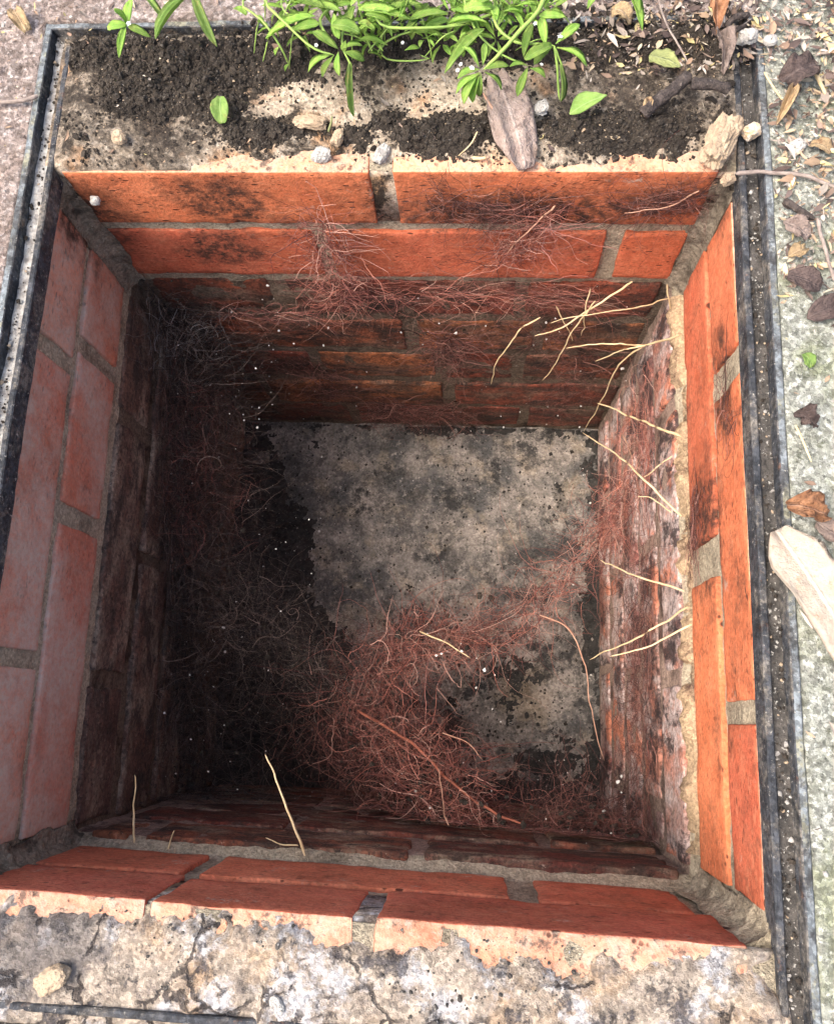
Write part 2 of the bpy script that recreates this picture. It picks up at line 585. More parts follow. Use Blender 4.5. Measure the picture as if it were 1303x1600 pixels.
def m_floor():
    n = NB('chamber_concrete', 0.85, 0.3)
    c = n.mix(n.ramp(n.noise(17, 5, 0.6), 0.38, 0.62), (0.29, 0.25, 0.215), (0.085, 0.082, 0.078))
    c = n.mix(n.ramp(n.noise(30, 5, 0.6), 0.52, 0.66, 0, 0.5), c, (0.34, 0.27, 0.19))
    c = n.mix(n.ramp(n.noise(150, 5, 0.8), 0.52, 0.70, 0, 0.8), c, (0.46, 0.40, 0.34))
    c = n.mix(n.ramp(n.noise(48, 8, 0.80), 0.48, 0.60, 0, 0.75), c, (0.075, 0.068, 0.060))
    bl = n.math('MULTIPLY', n.ramp(n.noise(26, 9, 0.80), 0.50, 0.58), n.ramp(n.noise(11, 3, 0.5), 0.44, 0.56))
    c = n.mix(n.math('MULTIPLY', bl, 0.92), c, (0.030, 0.029, 0.028))
    c = n.mix(n.math('MULTIPLY', n.ramp(n.noise(7, 4, 0.6), 0.5, 0.62, 0, 0.8), n.ramp(n.noise(80, 5, 0.7), 0.35, 0.6)), c, (0.07, 0.066, 0.060))
    c = n.mix(n.math('MULTIPLY', n.near((0.13, -0.33, FLOOR_Z), 0.045, 0.2), 0.3), c, (0.22, 0.14, 0.06))
    c = n.grain(c, 420, 0.80, 1.22)
    n.color(c)
    n.bump(n.noise(260, 5, 0.75), 1.0, 0.0012)
    n.bump(n.noise(40, 6, 0.7), 1.0, 0.0050)
    return n.m


def m_paving(name, a, b, pale, tint, tint_amt):
    n = NB(name, 0.95, 0.15)
    c = n.mix(n.ramp(n.noise(90, 6, 0.7), 0.35, 0.65), a, b)
    c = n.mix(n.ramp(n.noise(210, 5, 0.8), 0.50, 0.62, 0, 0.85), c, pale)
    c = n.mix(n.ramp(n.noise(260, 5, 0.8, n.scale((1, 1, 1.3))), 0.56, 0.66, 0, 0.85), c, tuple(0.22 * x for x in a))
    c = n.mix(n.ramp(n.noise(18, 7, 0.68), 0.45, 0.66, 0, tint_amt), c, tint)
    c = n.mix(n.ramp(n.noise(60, 7, 0.75, dist=0.3), 0.57, 0.66, 0, 0.7), c, tuple(0.35 * x for x in tint))
    c = n.grain(c, 430, 0.62, 1.3)
    n.color(c)
    n.bump(n.noise(210, 5, 0.8), 1.0, 0.0035)
    n.bump(n.noise(480, 4, 0.7), 1.0, 0.0022)
    return n.m


def m_metal():
    n = NB('painted_steel', 0.5, 0.4)
    c = n.mix(n.ramp(n.noise(70, 6, 0.7), 0.35, 0.65), (0.014, 0.016, 0.020), (0.050, 0.053, 0.060))
    c = n.mix(n.math('MULTIPLY', n.ramp(n.noise(38, 8, 0.78), 0.48, 0.60), n.ramp(n.noise(300, 4, 0.8), 0.35, 0.6, 0.15, 1)), c, (0.15, 0.132, 0.11))
    c = n.mix(n.ramp(n.noise(55, 8, 0.8, n.scale((1, 1, 2))), 0.57, 0.66, 0, 0.8), c, (0.115, 0.055, 0.030))
    c = n.mix(n.ramp(n.noise(330, 4, 0.8), 0.60, 0.68), c, (0.34, 0.31, 0.27))
    c = n.grain(c, 500, 0.6, 1.45)
    n.color(c)
    n.set(n.b.inputs['Roughness'], n.ramp(n.noise(80, 6, 0.75), 0.38, 0.62, 0.38, 0.9))
    n.bump(n.noise(300, 5, 0.8), 1.0, 0.0012)
    n.bump(n.noise(60, 6, 0.75), 1.0, 0.0016)
    return n.m


def m_flange():
    n = NB('weathered_flange', 0.65, 0.35)
    c = n.mix(n.ramp(n.noise(40, 8, 0.78), 0.42, 0.60), (0.17, 0.19, 0.20), (0.050, 0.050, 0.050))
    c = n.mix(n.math('MULTIPLY', n.ramp(n.noise(30, 8, 0.78), 0.50, 0.60), n.ramp(n.noise(280, 4, 0.8), 0.35, 0.6, 0.2, 1)), c, (0.20, 0.19, 0.13))
    c = n.mix(n.ramp(n.noise(300, 4, 0.8), 0.60, 0.70), c, (0.42, 0.40, 0.34))
    c = n.grain(c, 500, 0.65, 1.4)
    n.color(c)
    n.bump(n.noise(300, 5, 0.8), 1.0, 0.0012)
    return n.m


def m_simple(name, a, b, scale=60, rough=0.85, bump=0.5, bscale=300, bd=0.001, spec=0.25, speck=None):
    n = NB(name, rough, spec)
    c = n.mix(n.ramp(n.noise(scale, 5, 0.65), 0.3, 0.7), a, b)
    if speck:
        c = n.mix(n.ramp(n.noise(bscale, 3, 0.7), 0.58, 0.68), c, speck)
    n.color(c)
    if bump:
        n.bump(n.noise(bscale, 4, 0.7), bump, bd)
    return n.m


def m_leaf(name, a, b, trans=0.35, spot=None, rough=0.6, crinkle=0.0015, veins=True):
    n = NB(name, rough, 0.35)
    c = n.mix(n.ramp(n.noise(160, 4, 0.6), 0.3, 0.7), a, b)
    c = n.hsv(c, 0.5, 1.0, n.ramp(n.rand(), 0, 1, 0.75, 1.2))
    if spot:
        c = n.mix(n.ramp(n.noise(120, 5, 0.7), 0.56, 0.68), c, spot)
    tc = n.t.nodes.new('ShaderNodeTexCoord').outputs['Object']
    sx = n.t.nodes.new('ShaderNodeSeparateXYZ')
    n.t.links.new(tc, sx.inputs[0])
    ay = n.math('ABSOLUTE', sx.outputs[1])
    rib = n.ramp(ay, 0.012, 0.045, 1, 0)
    wv = n.math('SINE', n.math('MULTIPLY', n.math('SUBTRACT', sx.outputs[0], n.math('MULTIPLY', ay, 0.7)), 52.0))
    vein = n.math('MAXIMUM', rib, n.ramp(wv, 0.86, 1.0, 0, 0.6 if veins else 0.0))
    c = n.mix(n.math('MULTIPLY', vein, 0.38), c, n.hsv(c, 0.5, 0.75, 1.7))
    c = n.mix(n.ramp(n.noise(300, 4, 0.75), 0.5, 0.72, 0, 0.45), c, n.hsv(c, 0.495, 0.9, 0.6))
    n.color(c)
    n.bump(n.noise(420, 4, 0.7), 1.0, 0.0008)
    n.bump(n.noise(90, 4, 0.7), 1.0, crinkle)
    n.bump(vein, 1.0, 0.0005)
    if trans > 0:
        tr = n.t.nodes.new('ShaderNodeBsdfTranslucent')
        n.set(tr.inputs['Color'], c)
        mx = n.t.nodes.new('ShaderNodeMixShader')
        mx.inputs[0].default_value = trans
        n.t.links.new(n.b.outputs[0], mx.inputs[1])
        n.t.links.new(tr.outputs[0], mx.inputs[2])
        n.t.links.new(mx.outputs[0], n.out.inputs['Surface'])
    return n.m


def m_attr(name, rough=0.85, rich=True):
    n = NB(name, rough, 0.2)
    c = n.attr('Col')
    if not rich:
        n.color(c)
        return n.m
    n.color(n.mix(n.ramp(n.noise(250, 3, 0.6), 0.35, 0.7, 0, 0.4), c, n.hsv(c, 0.5, 1.0, 0.55)))
    n.bump(n.noise(400, 3, 0.6), 0.3, 0.0006)
    return n.m


M = dict(
    brick=m_brick(), brick_left=m_brick('hazed_brick', 0.62, grime=0.5), brick_front=m_brick('red_brick', 0.0, (0.55, 0.155, 0.075), (0.63, 0.215, 0.110), False, 0.6),
    brick_top=m_brick('worn_brick_top', 0.0, (0.62, 0.30, 0.17), (0.68, 0.40, 0.26), False, 0.6, 0.8),
    dirty_mortar=m_mortar('dirty_mortar', (0.30, 0.25, 0.185), (0.19, 0.155, 0.115), (0.045, 0.036, 0.028), 0.85),
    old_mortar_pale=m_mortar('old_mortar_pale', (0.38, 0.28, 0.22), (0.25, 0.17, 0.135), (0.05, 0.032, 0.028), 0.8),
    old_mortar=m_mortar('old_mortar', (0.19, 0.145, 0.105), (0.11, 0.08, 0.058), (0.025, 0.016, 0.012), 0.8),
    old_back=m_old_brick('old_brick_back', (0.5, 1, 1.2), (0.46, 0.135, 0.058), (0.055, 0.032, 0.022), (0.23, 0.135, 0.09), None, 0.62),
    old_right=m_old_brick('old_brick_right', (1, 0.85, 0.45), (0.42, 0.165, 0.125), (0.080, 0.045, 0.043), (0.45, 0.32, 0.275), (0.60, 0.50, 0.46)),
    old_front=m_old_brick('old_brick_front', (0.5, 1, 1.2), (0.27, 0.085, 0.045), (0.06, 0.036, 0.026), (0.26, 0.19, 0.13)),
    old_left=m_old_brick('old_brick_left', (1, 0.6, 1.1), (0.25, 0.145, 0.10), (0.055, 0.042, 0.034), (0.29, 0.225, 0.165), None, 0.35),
    mortar=m_mortar('mortar', (0.46, 0.39, 0.28), (0.33, 0.275, 0.195), (0.11, 0.085, 0.06), 0.6),
    cream=m_mortar('cream_mortar', (0.52, 0.38, 0.22), (0.36, 0.25, 0.17), (0.085, 0.045, 0.035), 1.0),
    ledge_front=m_ledge_front(), ledge_back=m_ledge_back(), floor=m_floor(),
    pave_right=m_paving('mossy_concrete', (0.37, 0.375, 0.325), (0.235, 0.24, 0.195), (0.66, 0.67, 0.60), (0.25, 0.27, 0.15), 0.6),
    pave_left=m_paving('gravelly_concrete', (0.38, 0.31, 0.275), (0.25, 0.195, 0.17), (0.60, 0.53, 0.49), (0.20, 0.15, 0.12), 0.6),
    ground=m_paving('earth_ground', (0.22, 0.18, 0.14), (0.13, 0.10, 0.08), (0.36, 0.31, 0.26), (0.10, 0.08, 0.06), 0.6),
    steel=m_metal(), flange=m_flange(),
    grit=m_simple('channel_grit', (0.10, 0.09, 0.08), (0.03, 0.028, 0.026), 90, 0.95, 0.9, 350, 0.002, 0.2, (0.40, 0.38, 0.34)),
    pale_grit=m_simple('pale_grit', (0.50, 0.48, 0.44), (0.22, 0.20, 0.18), 200, 0.95, 0.9, 350, 0.002),
    soil=m_simple('black_soil', (0.060, 0.048, 0.037), (0.022, 0.018, 0.015), 150, 0.95, 0.9, 500, 0.002, 0.2, (0.13, 0.115, 0.10)),
    silt_shade=m_simple('black_silt_shade', (0.042, 0.037, 0.032), (0.015, 0.014, 0.013), 120, 0.75, 0.9, 300, 0.002, 0.3, (0.085, 0.076, 0.066)),  # black also paints the shade of the left bank
    root=m_simple('red_root', (0.42, 0.145, 0.085), (0.24, 0.075, 0.045), 90, 0.75, 0),
    root_dark=m_simple('dark_root', (0.13, 0.055, 0.042), (0.060, 0.032, 0.028), 90, 0.8, 0),
    root_brown=m_simple('brown_root', (0.17, 0.105, 0.075), (0.085, 0.055, 0.042), 90, 0.8, 0),
    root_grey=m_simple('cobweb_grey', (0.30, 0.29, 0.28), (0.18, 0.17, 0.17), 90, 0.8, 0),
    straw=m_simple('straw_root', (0.66, 0.52, 0.31), (0.50, 0.36, 0.19), 120, 0.6, 0.3),
    straw_pink=m_simple('pinkish_root', (0.52, 0.31, 0.21), (0.38, 0.20, 0.13), 120, 0.6, 0.3),
    speck=m_simple('white_grit', (0.75, 0.73, 0.68), (0.50, 0.47, 0.42), 200, 0.8, 0.3),
    leaf=m_leaf('fresh_leaf', (0.42, 0.60, 0.13), (0.25, 0.46, 0.075), 0.45, (0.34, 0.42, 0.10), 0.75),
    leaf_pale=m_leaf('pale_leaf', (0.38, 0.54, 0.15), (0.26, 0.44, 0.10), 0.4, (0.42, 0.42, 0.13), 0.75),
    stem=m_simple('green_stem', (0.30, 0.42, 0.10), (0.22, 0.34, 0.08), 120, 0.6, 0.2),
    petal=m_simple('white_flower', (0.80, 0.82, 0.76), (0.70, 0.74, 0.66), 120, 0.6, 0.2),
    grey_leaf=m_leaf('grey_dead_leaf', (0.36, 0.28, 0.24), (0.25, 0.185, 0.155), 0.1, (0.14, 0.10, 0.085), 0.8, 0.005),
    brown_leaf=m_leaf('brown_dead_leaf', (0.45, 0.23, 0.12), (0.30, 0.135, 0.065), 0.2, (0.18, 0.08, 0.04), 0.75, 0.005),
    purple_leaf=m_leaf('dark_dead_leaf', (0.105, 0.073, 0.064), (0.06, 0.042, 0.038), 0.1, None, 0.7, 0.005),
    petal_pale=m_leaf('magnolia_petal', (0.56, 0.49, 0.40), (0.50, 0.40, 0.31), 0.25, (0.44, 0.30, 0.20), 0.6, 0.003, False),
    tan_leaf=m_leaf('tan_dead_leaf', (0.58, 0.42, 0.23), (0.40, 0.28, 0.16), 0.2, (0.25, 0.15, 0.08), 0.75, 0.005),
    olive_leaf=m_leaf('yellowing_leaf', (0.42, 0.45, 0.17), (0.30, 0.33, 0.13), 0.3, (0.20, 0.15, 0.07), 0.7),
    twig=m_simple('grey_twig', (0.34, 0.28, 0.24), (0.18, 0.14, 0.12), 150, 0.85, 0.6, 500),
    stick=m_simple('dark_stick', (0.095, 0.075, 0.066), (0.030, 0.024, 0.022), 220, 0.85, 1.0, 260, 0.0035, 0.25, (0.17, 0.14, 0.12)),
    stone=m_simple('grey_stone', (0.46, 0.44, 0.40), (0.28, 0.26, 0.24), 140, 0.9, 0.7, 400, 0.0012, 0.25, (0.12, 0.11, 0.10)),
    rust_stone=m_simple('rusty_stone', (0.50, 0.47, 0.42), (0.45, 0.27, 0.11), 110, 0.85, 0.7, 400, 0.0012),
    sandy=m_simple('sandy_mortar', (0.46, 0.355, 0.245), (0.31, 0.23, 0.155), 110, 0.95, 0.9, 380, 0.0016, 0.15, (0.18, 0.13, 0.09)),
    litter=m_attr('litter_flakes'), hair_root=m_attr('hair_root', 0.75, False),
)

# ------------------------------------------------------------------ the chamber
BL, BR, FR, FL = np.array([-0.2365, 0.0]), np.array([0.2310, 0.0]), np.array([0.2312, -0.4665]), np.array([-0.2255, -0.4600])
chamber = link('brick_chamber', None)
chamber.location = (0, -0.23, FLOOR_Z)
tag(chamber, 'square brick inspection chamber sunk in the ground, clean orange bricks above old stained ones', 'manhole')
ORIG = np.array([0, -0.23, FLOOR_Z])

# courses: list of (top, bottom, [joint (centre, width)...])
C7 = [(0.000, -0.0625), (-0.0725, -0.1410), (-0.1535, -0.2170), (-0.2280, -0.2920), (-0.3030, -0.3670), (-0.3780, -0.4420), (-0.4530, -0.5160)]
CS = [(-0.0135, -0.0700), (-0.0775, -0.1425), (-0.1550, -0.2180), (-0.2290, -0.2920), (-0.3030, -0.3670), (-0.3780, -0.4420), (-0.4530, -0.5160)]
CF = [(0.000, -0.0680), (-0.0755, -0.1420), (-0.1530, -0.2180), (-0.2290, -0.2920), (-0.3030, -0.3670), (-0.3780, -0.4420), (-0.4530, -0.5160)]
WALLS = [
    ('back', BL, BR, C7, [[(0.2336, 0.016)], [(0.178, 0.010), (0.403, 0.013)], [(0.125, 0.014), (0.338, 0.010)], [(0.02, 0.01), (0.236, 0.012), (0.36, 0.010)], [(0.13, 0.01), (0.262, 0.01), (0.345, 0.01)], [(0.06, 0.01), (0.27, 0.014)], [(0.15, 0.01), (0.36, 0.01)]],
     'old_back', [0, 0, -0.003, -0.002, -0.002, 0.0, -0.001], 0.0012),
    ('right', BR, FR, CS, [[(0.124, 0.020), (0.345, 0.013)], [(0.240, 0.028)], [(0.10, 0.012), (0.32, 0.012)], [(0.2, 0.01), (0.42, 0.01)], [(0.09, 0.01), (0.31, 0.01)], [(0.2, 0.01), (0.42, 0.01)], [(0.1, 0.01), (0.3, 0.01)]],
     'old_right', [0, 0, 0.007, 0.008, 0.010, 0.012, 0.013], 0.0016),
    ('front', FR, FL, CF, [[(0.218, 0.0115), (0.340, 0.003)], [(0.126, 0.019), (0.342, 0.013)], [(0.2, 0.012), (0.41, 0.012)], [(0.1, 0.01), (0.31, 0.01)], [(0.2, 0.01), (0.42, 0.01)], [(0.09, 0.01), (0.31, 0.01)], [(0.2, 0.01)]],
     'old_front', [0, 0, 0.010, 0.012, 0.012, 0.013, 0.013], 0.0020),
    ('left', FL, BL, CS, [[(0.130, 0.012), (0.345, 0.013)], [(0.237, 0.015), (0.368, 0.014)], [(0.12, 0.012), (0.34, 0.012)], [(0.23, 0.01)], [(0.12, 0.01), (0.34, 0.01)], [(0.23, 0.01)], [(0.12, 0.01), (0.34, 0.01)]],
     'old_left', [0, 0, 0.000, 0.002, 0.004, 0.004, 0.004], 0.0016),
]
WALL_LABEL = dict(back='wall farthest from the viewer', right='brightly lit right wall with ragged eroded lower courses', front='near wall with dark red upper bricks', left='shaded left wall')


def wall_xform(A, B):
    d = B - A
    L = np.linalg.norm(d)
    d = d / L
    n = np.array([d[1], -d[0]])       # inward (A->B runs clockwise seen from above)
    return L, d, n


def to_world(V, A, d, n):
    """local (along, inward, z) -> chamber-local coordinates"""
    return np.stack([A[0] + V[:, 0] * d[0] + V[:, 1] * n[0], A[1] + V[:, 0] * d[1] + V[:, 1] * n[1], V[:, 2]], -1) - ORIG


seed = 100
for wname, A, B, courses, joints, oldm, offs, eamp in WALLS:
    L, d, n = wall_xform(A, B)
    top = courses[0][0] - 0.0015
    # mortar body of the wall: rough face a few millimetres behind the brick faces
    us = np.arange(-0.062, L + 0.062, 0.005)
    zs = np.concatenate([np.arange(FLOOR_Z - 0.02, -0.165, 0.0065), np.arange(-0.165, top - 0.001, 0.0035), [top]])

    def face(U, Z, L=L, offs=offs, courses=courses, A=A, d=d, n=n):
        k = np.clip((-Z / 0.075).astype(int), 0, 6)
        o = np.interp(Z, [FLOOR_Z, -0.46, -0.20, -0.158, -0.143, 0.0], [offs[6], offs[5], offs[2], offs[2], 0.0, 0.0])
        P = np.stack([A[0] + U * d[0], A[1] + U * d[1], Z], -1)
        deep = np.clip((-0.145 - Z) / 0.03, 0, 1)
        return o - 0.0030 + (0.0012 + 0.0014 * deep) * fbm(P, 55, 4, 3) + 0.0012 * deep + 0.0010 * fbm(P, 220, 3, 5)
    V, F = slab(us, zs, face, -0.06)
    Vw = V[:, [0, 2, 1]]                       # (along, inward, z)
    F = [tuple(reversed(f)) for f in F]
    me = mesh_from('wall', to_world(Vw, A, d, n), F)
    me.materials.append(M['mortar'])
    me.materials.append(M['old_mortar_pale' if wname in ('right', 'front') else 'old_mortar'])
    zc = np.array([np.mean([Vw[i, 2] for i in f]) for f in F])
    me.polygons.foreach_set('material_index', (zc < -0.158).astype(np.int32))
    w = link('wall', me, None, chamber)
    w['label'] = WALL_LABEL[wname]
    for ci, (zt, zb) in enumerate(courses):
        cuts = [(0.011, 0.0)] if wname != 'back' else [(0.010, 0.0)]
        edges = []
        u0 = 0.010 + 0.003 * random.random()
        for jc, jw in joints[ci]:
            if jc - jw / 2 - u0 > 0.02:
                edges.append((u0, jc - jw / 2))
            u0 = jc + jw / 2
        uend = L - 0.010 - 0.003 * random.random()
        if wname == 'right' and ci < 2:
            uend = L - 0.015
        if wname == 'front' and ci == 1:
            edges[0] = (0.021, edges[0][1])
        if wname == 'front' and ci == 0:
            edges[0] = (0.013, edges[0][1])
        if uend - u0 > 0.02:
            edges.append((u0, uend))
        for (a, b) in edges:
            seed += 1
            old = ci >= 2
            o = offs[ci] + random.uniform(-0.0012, 0.0012) * (1.2 if old else 0.6)
            off = np.array([A[0] * 3 + a, seed * 0.37, zt])
            zt2, zb2 = zt + random.uniform(-.0008, 0.0) * (ci > 0), zb + random.uniform(-.0008, .0008)
            Vb, Fb = rough_box(b - a, zt2 - zb2, 0.048, 0.0062 if not old else 0.0052, 0.0014 if not old else 0.0022,
                               (0.0006 if not old else eamp), seed, off, 60 if not old else 48, 0.0014 if not old else 0.0022)
            Vb = Vb + np.array([a, o, zt2])
            bme = mesh_from('brick', to_world(Vb, A, d, n), Fb[:, ::-1])
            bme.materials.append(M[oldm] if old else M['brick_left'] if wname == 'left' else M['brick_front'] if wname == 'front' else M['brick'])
            if ci == 0:
                bme.materials.append(M['brick_top'])
                nz = np.empty(len(bme.polygons) * 3, np.float32)
                bme.polygons.foreach_get('normal', nz)
                bme.polygons.foreach_set('material_index', (nz[2::3] > 0.85).astype(np.int32))
                bme.set_sharp_from_angle(angle=math.radians(50))
            link('brick', bme, None, w)

# mortar coves in the four corners of the upper courses
for (Cn, d1, d2, size, z0, z1) in ((BL, (1, 0), (0, -1), 0.017, -0.150, -0.003), (BR, (-1, 0), (0, -1), 0.016, -0.150, -0.006), (FR, (-1, 0), (0, 1), 0.021, -0.158, -0.005), (FL, (1, 0), (0, 1), 0.018, -0.156, -0.010)):
    d1, d2 = np.array(d1, float), np.array(d2, float)
    zz = np.arange(z0, z1, 0.0025)
    V, F = [], []
    na = 15
    for zi in zz:
        f1 = float(fbm(np.array([zi, Cn[0], 0.05]), 45, 4, 14)) * 0.4 + 0.8
        f2 = float(fbm(np.array([zi, Cn[1], 0.75]), 45, 4, 15)) * 0.4 + 0.8
        for k in range(na):
            t = k / (na - 1)
            r1, r2 = size * f1, size * f2
            # concave arc from the d1 wall to the d2 wall
            p = Cn + d1 * (r1 * (1 - math.sin(t * math.pi / 2))) + d2 * (r2 * (1 - math.cos(t * math.pi / 2)))
            q = np.array([p[0], p[1], zi])
            g = (0.0026 * float(fbm(q, 90, 4, 4)) + 0.0020 * float(fbm(q, 240, 3, 6))) * (0.25 + math.sin(t * math.pi))
            q[:2] += (d1 + d2) * (g - 0.0008)
            V.append(q)
        V.append(np.array([*(Cn - (d1 + d2) * 0.012), zi]))
    V = np.array(V)
    m_ = na + 1
    for i in range(len(zz) - 1):
        for k in range(m_):
            F.append((i * m_ + k, i * m_ + (k + 1) % m_, (i + 1) * m_ + (k + 1) % m_, (i + 1) * m_ + k))
    F.append(tuple(range(m_)))
    F.append(tuple(range((len(zz) - 1) * m_, len(zz) * m_))[::-1])
    link('mortar_fillet', mesh_from('mortar_fillet', V - ORIG, F), M['mortar' if Cn is FR else 'dirty_mortar'], chamber)

# cream render left along the foot of the upper right courses
zz = None
us = np.arange(0.012, 0.445, 0.0022)
V, F = [], []
Lr, dr, nr = wall_xform(BR, FR)
for i, u in enumerate(us):
    a = 0.0030 + 0.0105 * float(fbm(np.array([u, 0, 0]), 60, 5, 31, 0.6))
    b = 0.006 + 0.012 * float(fbm(np.array([u, 3, 0]), 45, 5, 32, 0.6))
    prof = [(-0.01, -0.1445), (0.002, -0.1448), (a * 0.6, -0.1458), (a, -0.149), (a + 0.0022, -0.1545), (a * 0.9, -0.160), (0.004, -0.160 - b), (-0.01, -0.160 - b)]
    for k, (q, z) in enumerate(prof):
        nz = 0.0034 * float(fbm(np.array([u, q, z]), 170, 4, 33, 0.6)) if 0 < k < 7 else 0
        V.append((u, q + nz, z + nz * 0.6))
m_ = 8
for i in range(len(us) - 1):
    for k in range(m_):
        F.append((i * m_ + k, (i + 1) * m_ + k, (i + 1) * m_ + (k + 1) % m_, i * m_ + (k + 1) % m_))
F.append(tuple(range(m_))[::-1])
F.append(tuple(range((len(us) - 1) * m_, len(us) * m_)))
r_ = link('render_strip', mesh_from('render_strip', to_world(np.array(V), BR, dr, nr), F), M['cream'], chamber)
r_['label'] = 'ragged cream strip of old render under the right wall bricks'

# concrete base
xs = np.arange(-0.30, 0.30, 0.006)
ys = np.arange(-0.53, 0.06, 0.006)


def zfloor(X, Y):
    P = np.stack([X, Y, X * 0], -1)
    return FLOOR_Z + 0.006 * fbm(P, 9, 4, 11) + 0.0025 * fbm(P, 60, 4, 12)


V, F = slab(xs, ys, zfloor, FLOOR_Z - 0.05)
link('concrete_base', mesh_from('concrete_base', V - ORIG, F), M['floor'], chamber)

# dark bank painting the left rim's shadow, plus silty drifts elsewhere
def zsilt_shade(X, Y):
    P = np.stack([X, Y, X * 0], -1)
    reach = np.interp(-Y, [0.0, 0.10, 0.25, 0.45], [-0.200, -0.155, -0.095, -0.060]) + 0.06 * fbm(P, 22, 7, 15, 0.72)  # edge follows the shadow cast by the left rim
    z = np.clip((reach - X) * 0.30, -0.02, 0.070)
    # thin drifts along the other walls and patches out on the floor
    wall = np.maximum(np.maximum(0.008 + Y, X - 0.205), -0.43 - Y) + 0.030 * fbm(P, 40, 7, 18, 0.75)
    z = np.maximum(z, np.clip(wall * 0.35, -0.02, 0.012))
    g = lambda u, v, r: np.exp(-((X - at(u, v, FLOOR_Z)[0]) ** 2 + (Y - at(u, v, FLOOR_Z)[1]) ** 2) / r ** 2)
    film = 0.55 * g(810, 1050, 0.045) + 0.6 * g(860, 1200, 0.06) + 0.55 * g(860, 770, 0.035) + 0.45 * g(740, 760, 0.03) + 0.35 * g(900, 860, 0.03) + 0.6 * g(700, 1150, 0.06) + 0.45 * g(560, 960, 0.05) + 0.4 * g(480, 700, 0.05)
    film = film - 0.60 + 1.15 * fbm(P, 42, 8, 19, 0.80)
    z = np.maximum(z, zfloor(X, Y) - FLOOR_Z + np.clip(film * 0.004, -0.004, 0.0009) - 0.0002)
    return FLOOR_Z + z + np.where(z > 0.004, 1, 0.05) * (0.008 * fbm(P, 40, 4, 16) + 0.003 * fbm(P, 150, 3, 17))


V, F = slab(np.arange(-0.232, 0.226, 0.0026), np.arange(-0.468, 0.001, 0.0026), zsilt_shade, FLOOR_Z - 0.03)
tag(link('silt_shade', mesh_from('silt_shade', V, F), M['silt_shade']), 'black silt banked along the left wall and lying in patches on the floor', 'silt_shade', kind='stuff')

# bedding on the tops of the back and front walls
FX0, FX1, FY0, FY1 = -0.2293, 0.2319, -0.5160, 0.0960        # clear opening of the frame


def zback(X, Y):
    P = np.stack([X, Y, X * 0], -1)
    edge = Y - 0.011 - 0.014 * fbm(P, 30, 6, 21, 0.62)
    rise = np.clip(edge / 0.010, -1, 1)
    z = 0.0035 * rise + 0.006 * np.clip((Y - 0.02) / 0.06, 0, 1) * (0.4 + fbm(P, 16, 4, 22)) + 0.0026 * fbm(P, 90, 5, 23, 0.6)
    corner = np.exp(-((X + 0.205) / 0.035) ** 2 - ((Y - 0.02) / 0.03) ** 2)
    z = z + 0.007 * corner
    lip = np.exp(-((X + 0.150) / 0.022) ** 2) * np.clip(1 - np.abs(Y - 0.002) / 0.018, 0, 1)
    z = z + 0.006 * lip
    lim = 0.0034 + 0.0016 * fbm(P, 80, 3, 20)
    side = np.clip(np.maximum((-0.2215 - X) / 0.005, (X - 0.2255) / 0.005), 0, 1)
    return z * (1 - side) + np.minimum(z, lim) * side


xs = np.arange(-0.236, 0.2375, 0.0025)
ys = np.arange(0.0012, 0.108, 0.0025)
V, F = slab(xs, ys, zback, -0.06)
link('mortar_bedding', mesh_from('mortar_bedding', V - ORIG, F), M['ledge_back'], chamber)['label'] = 'sandy soil-strewn ledge at the back of the opening'


def front_edge(X):
    return -0.4632 - 0.01405 * X


def zfront(X, T):
    """T: distance outwards from the inner edge of the near wall"""
    Y = front_edge(X) - T
    P = np.stack([X, Y, X * 0], -1)
    edge = T - 0.0125 - 0.008 * np.clip(X / 0.1, -0.5, 1) - 0.024 * fbm(P, 48, 6, 24, 0.72) - 0.004 * (X > 0.06) * -1
    rise = np.clip(edge / 0.005, -1, 1)
    z = 0.0036 * rise + (0.0030 * fbm(P, 70, 5, 25, 0.6) + 0.0014 * fbm(P, 240, 3, 29)) * np.clip(rise + 1, 0, 1) + 0.004 * fbm(P, 20, 3, 26) * np.clip(rise, 0, 1)
    pits = np.clip(fbm(P, 46, 3, 27) - 0.26, 0, 1) * 0.022
    corner = np.exp(-((X - 0.225) / 0.03) ** 2) * 0.005
    z = z - pits
    return np.where(T > 0.03, np.maximum(z, 0.0008 + 0.0006 * fbm(P, 150, 3, 28)), z) + corner


xs = np.arange(-0.236, 0.2375, 0.0022)
ts = np.arange(0.0012, 0.066, 0.0022)
V, F = slab(xs, ts, zfront, -0.06)
V[:, 1] = front_edge(V[:, 0]) - V[:, 1]
F = [tuple(reversed(f)) for f in F]
link('mortar_bedding', mesh_from('mortar_bedding', V - ORIG, F), M['ledge_front'], chamber)['label'] = 'pale crusty ledge with white stains nearest the viewer'

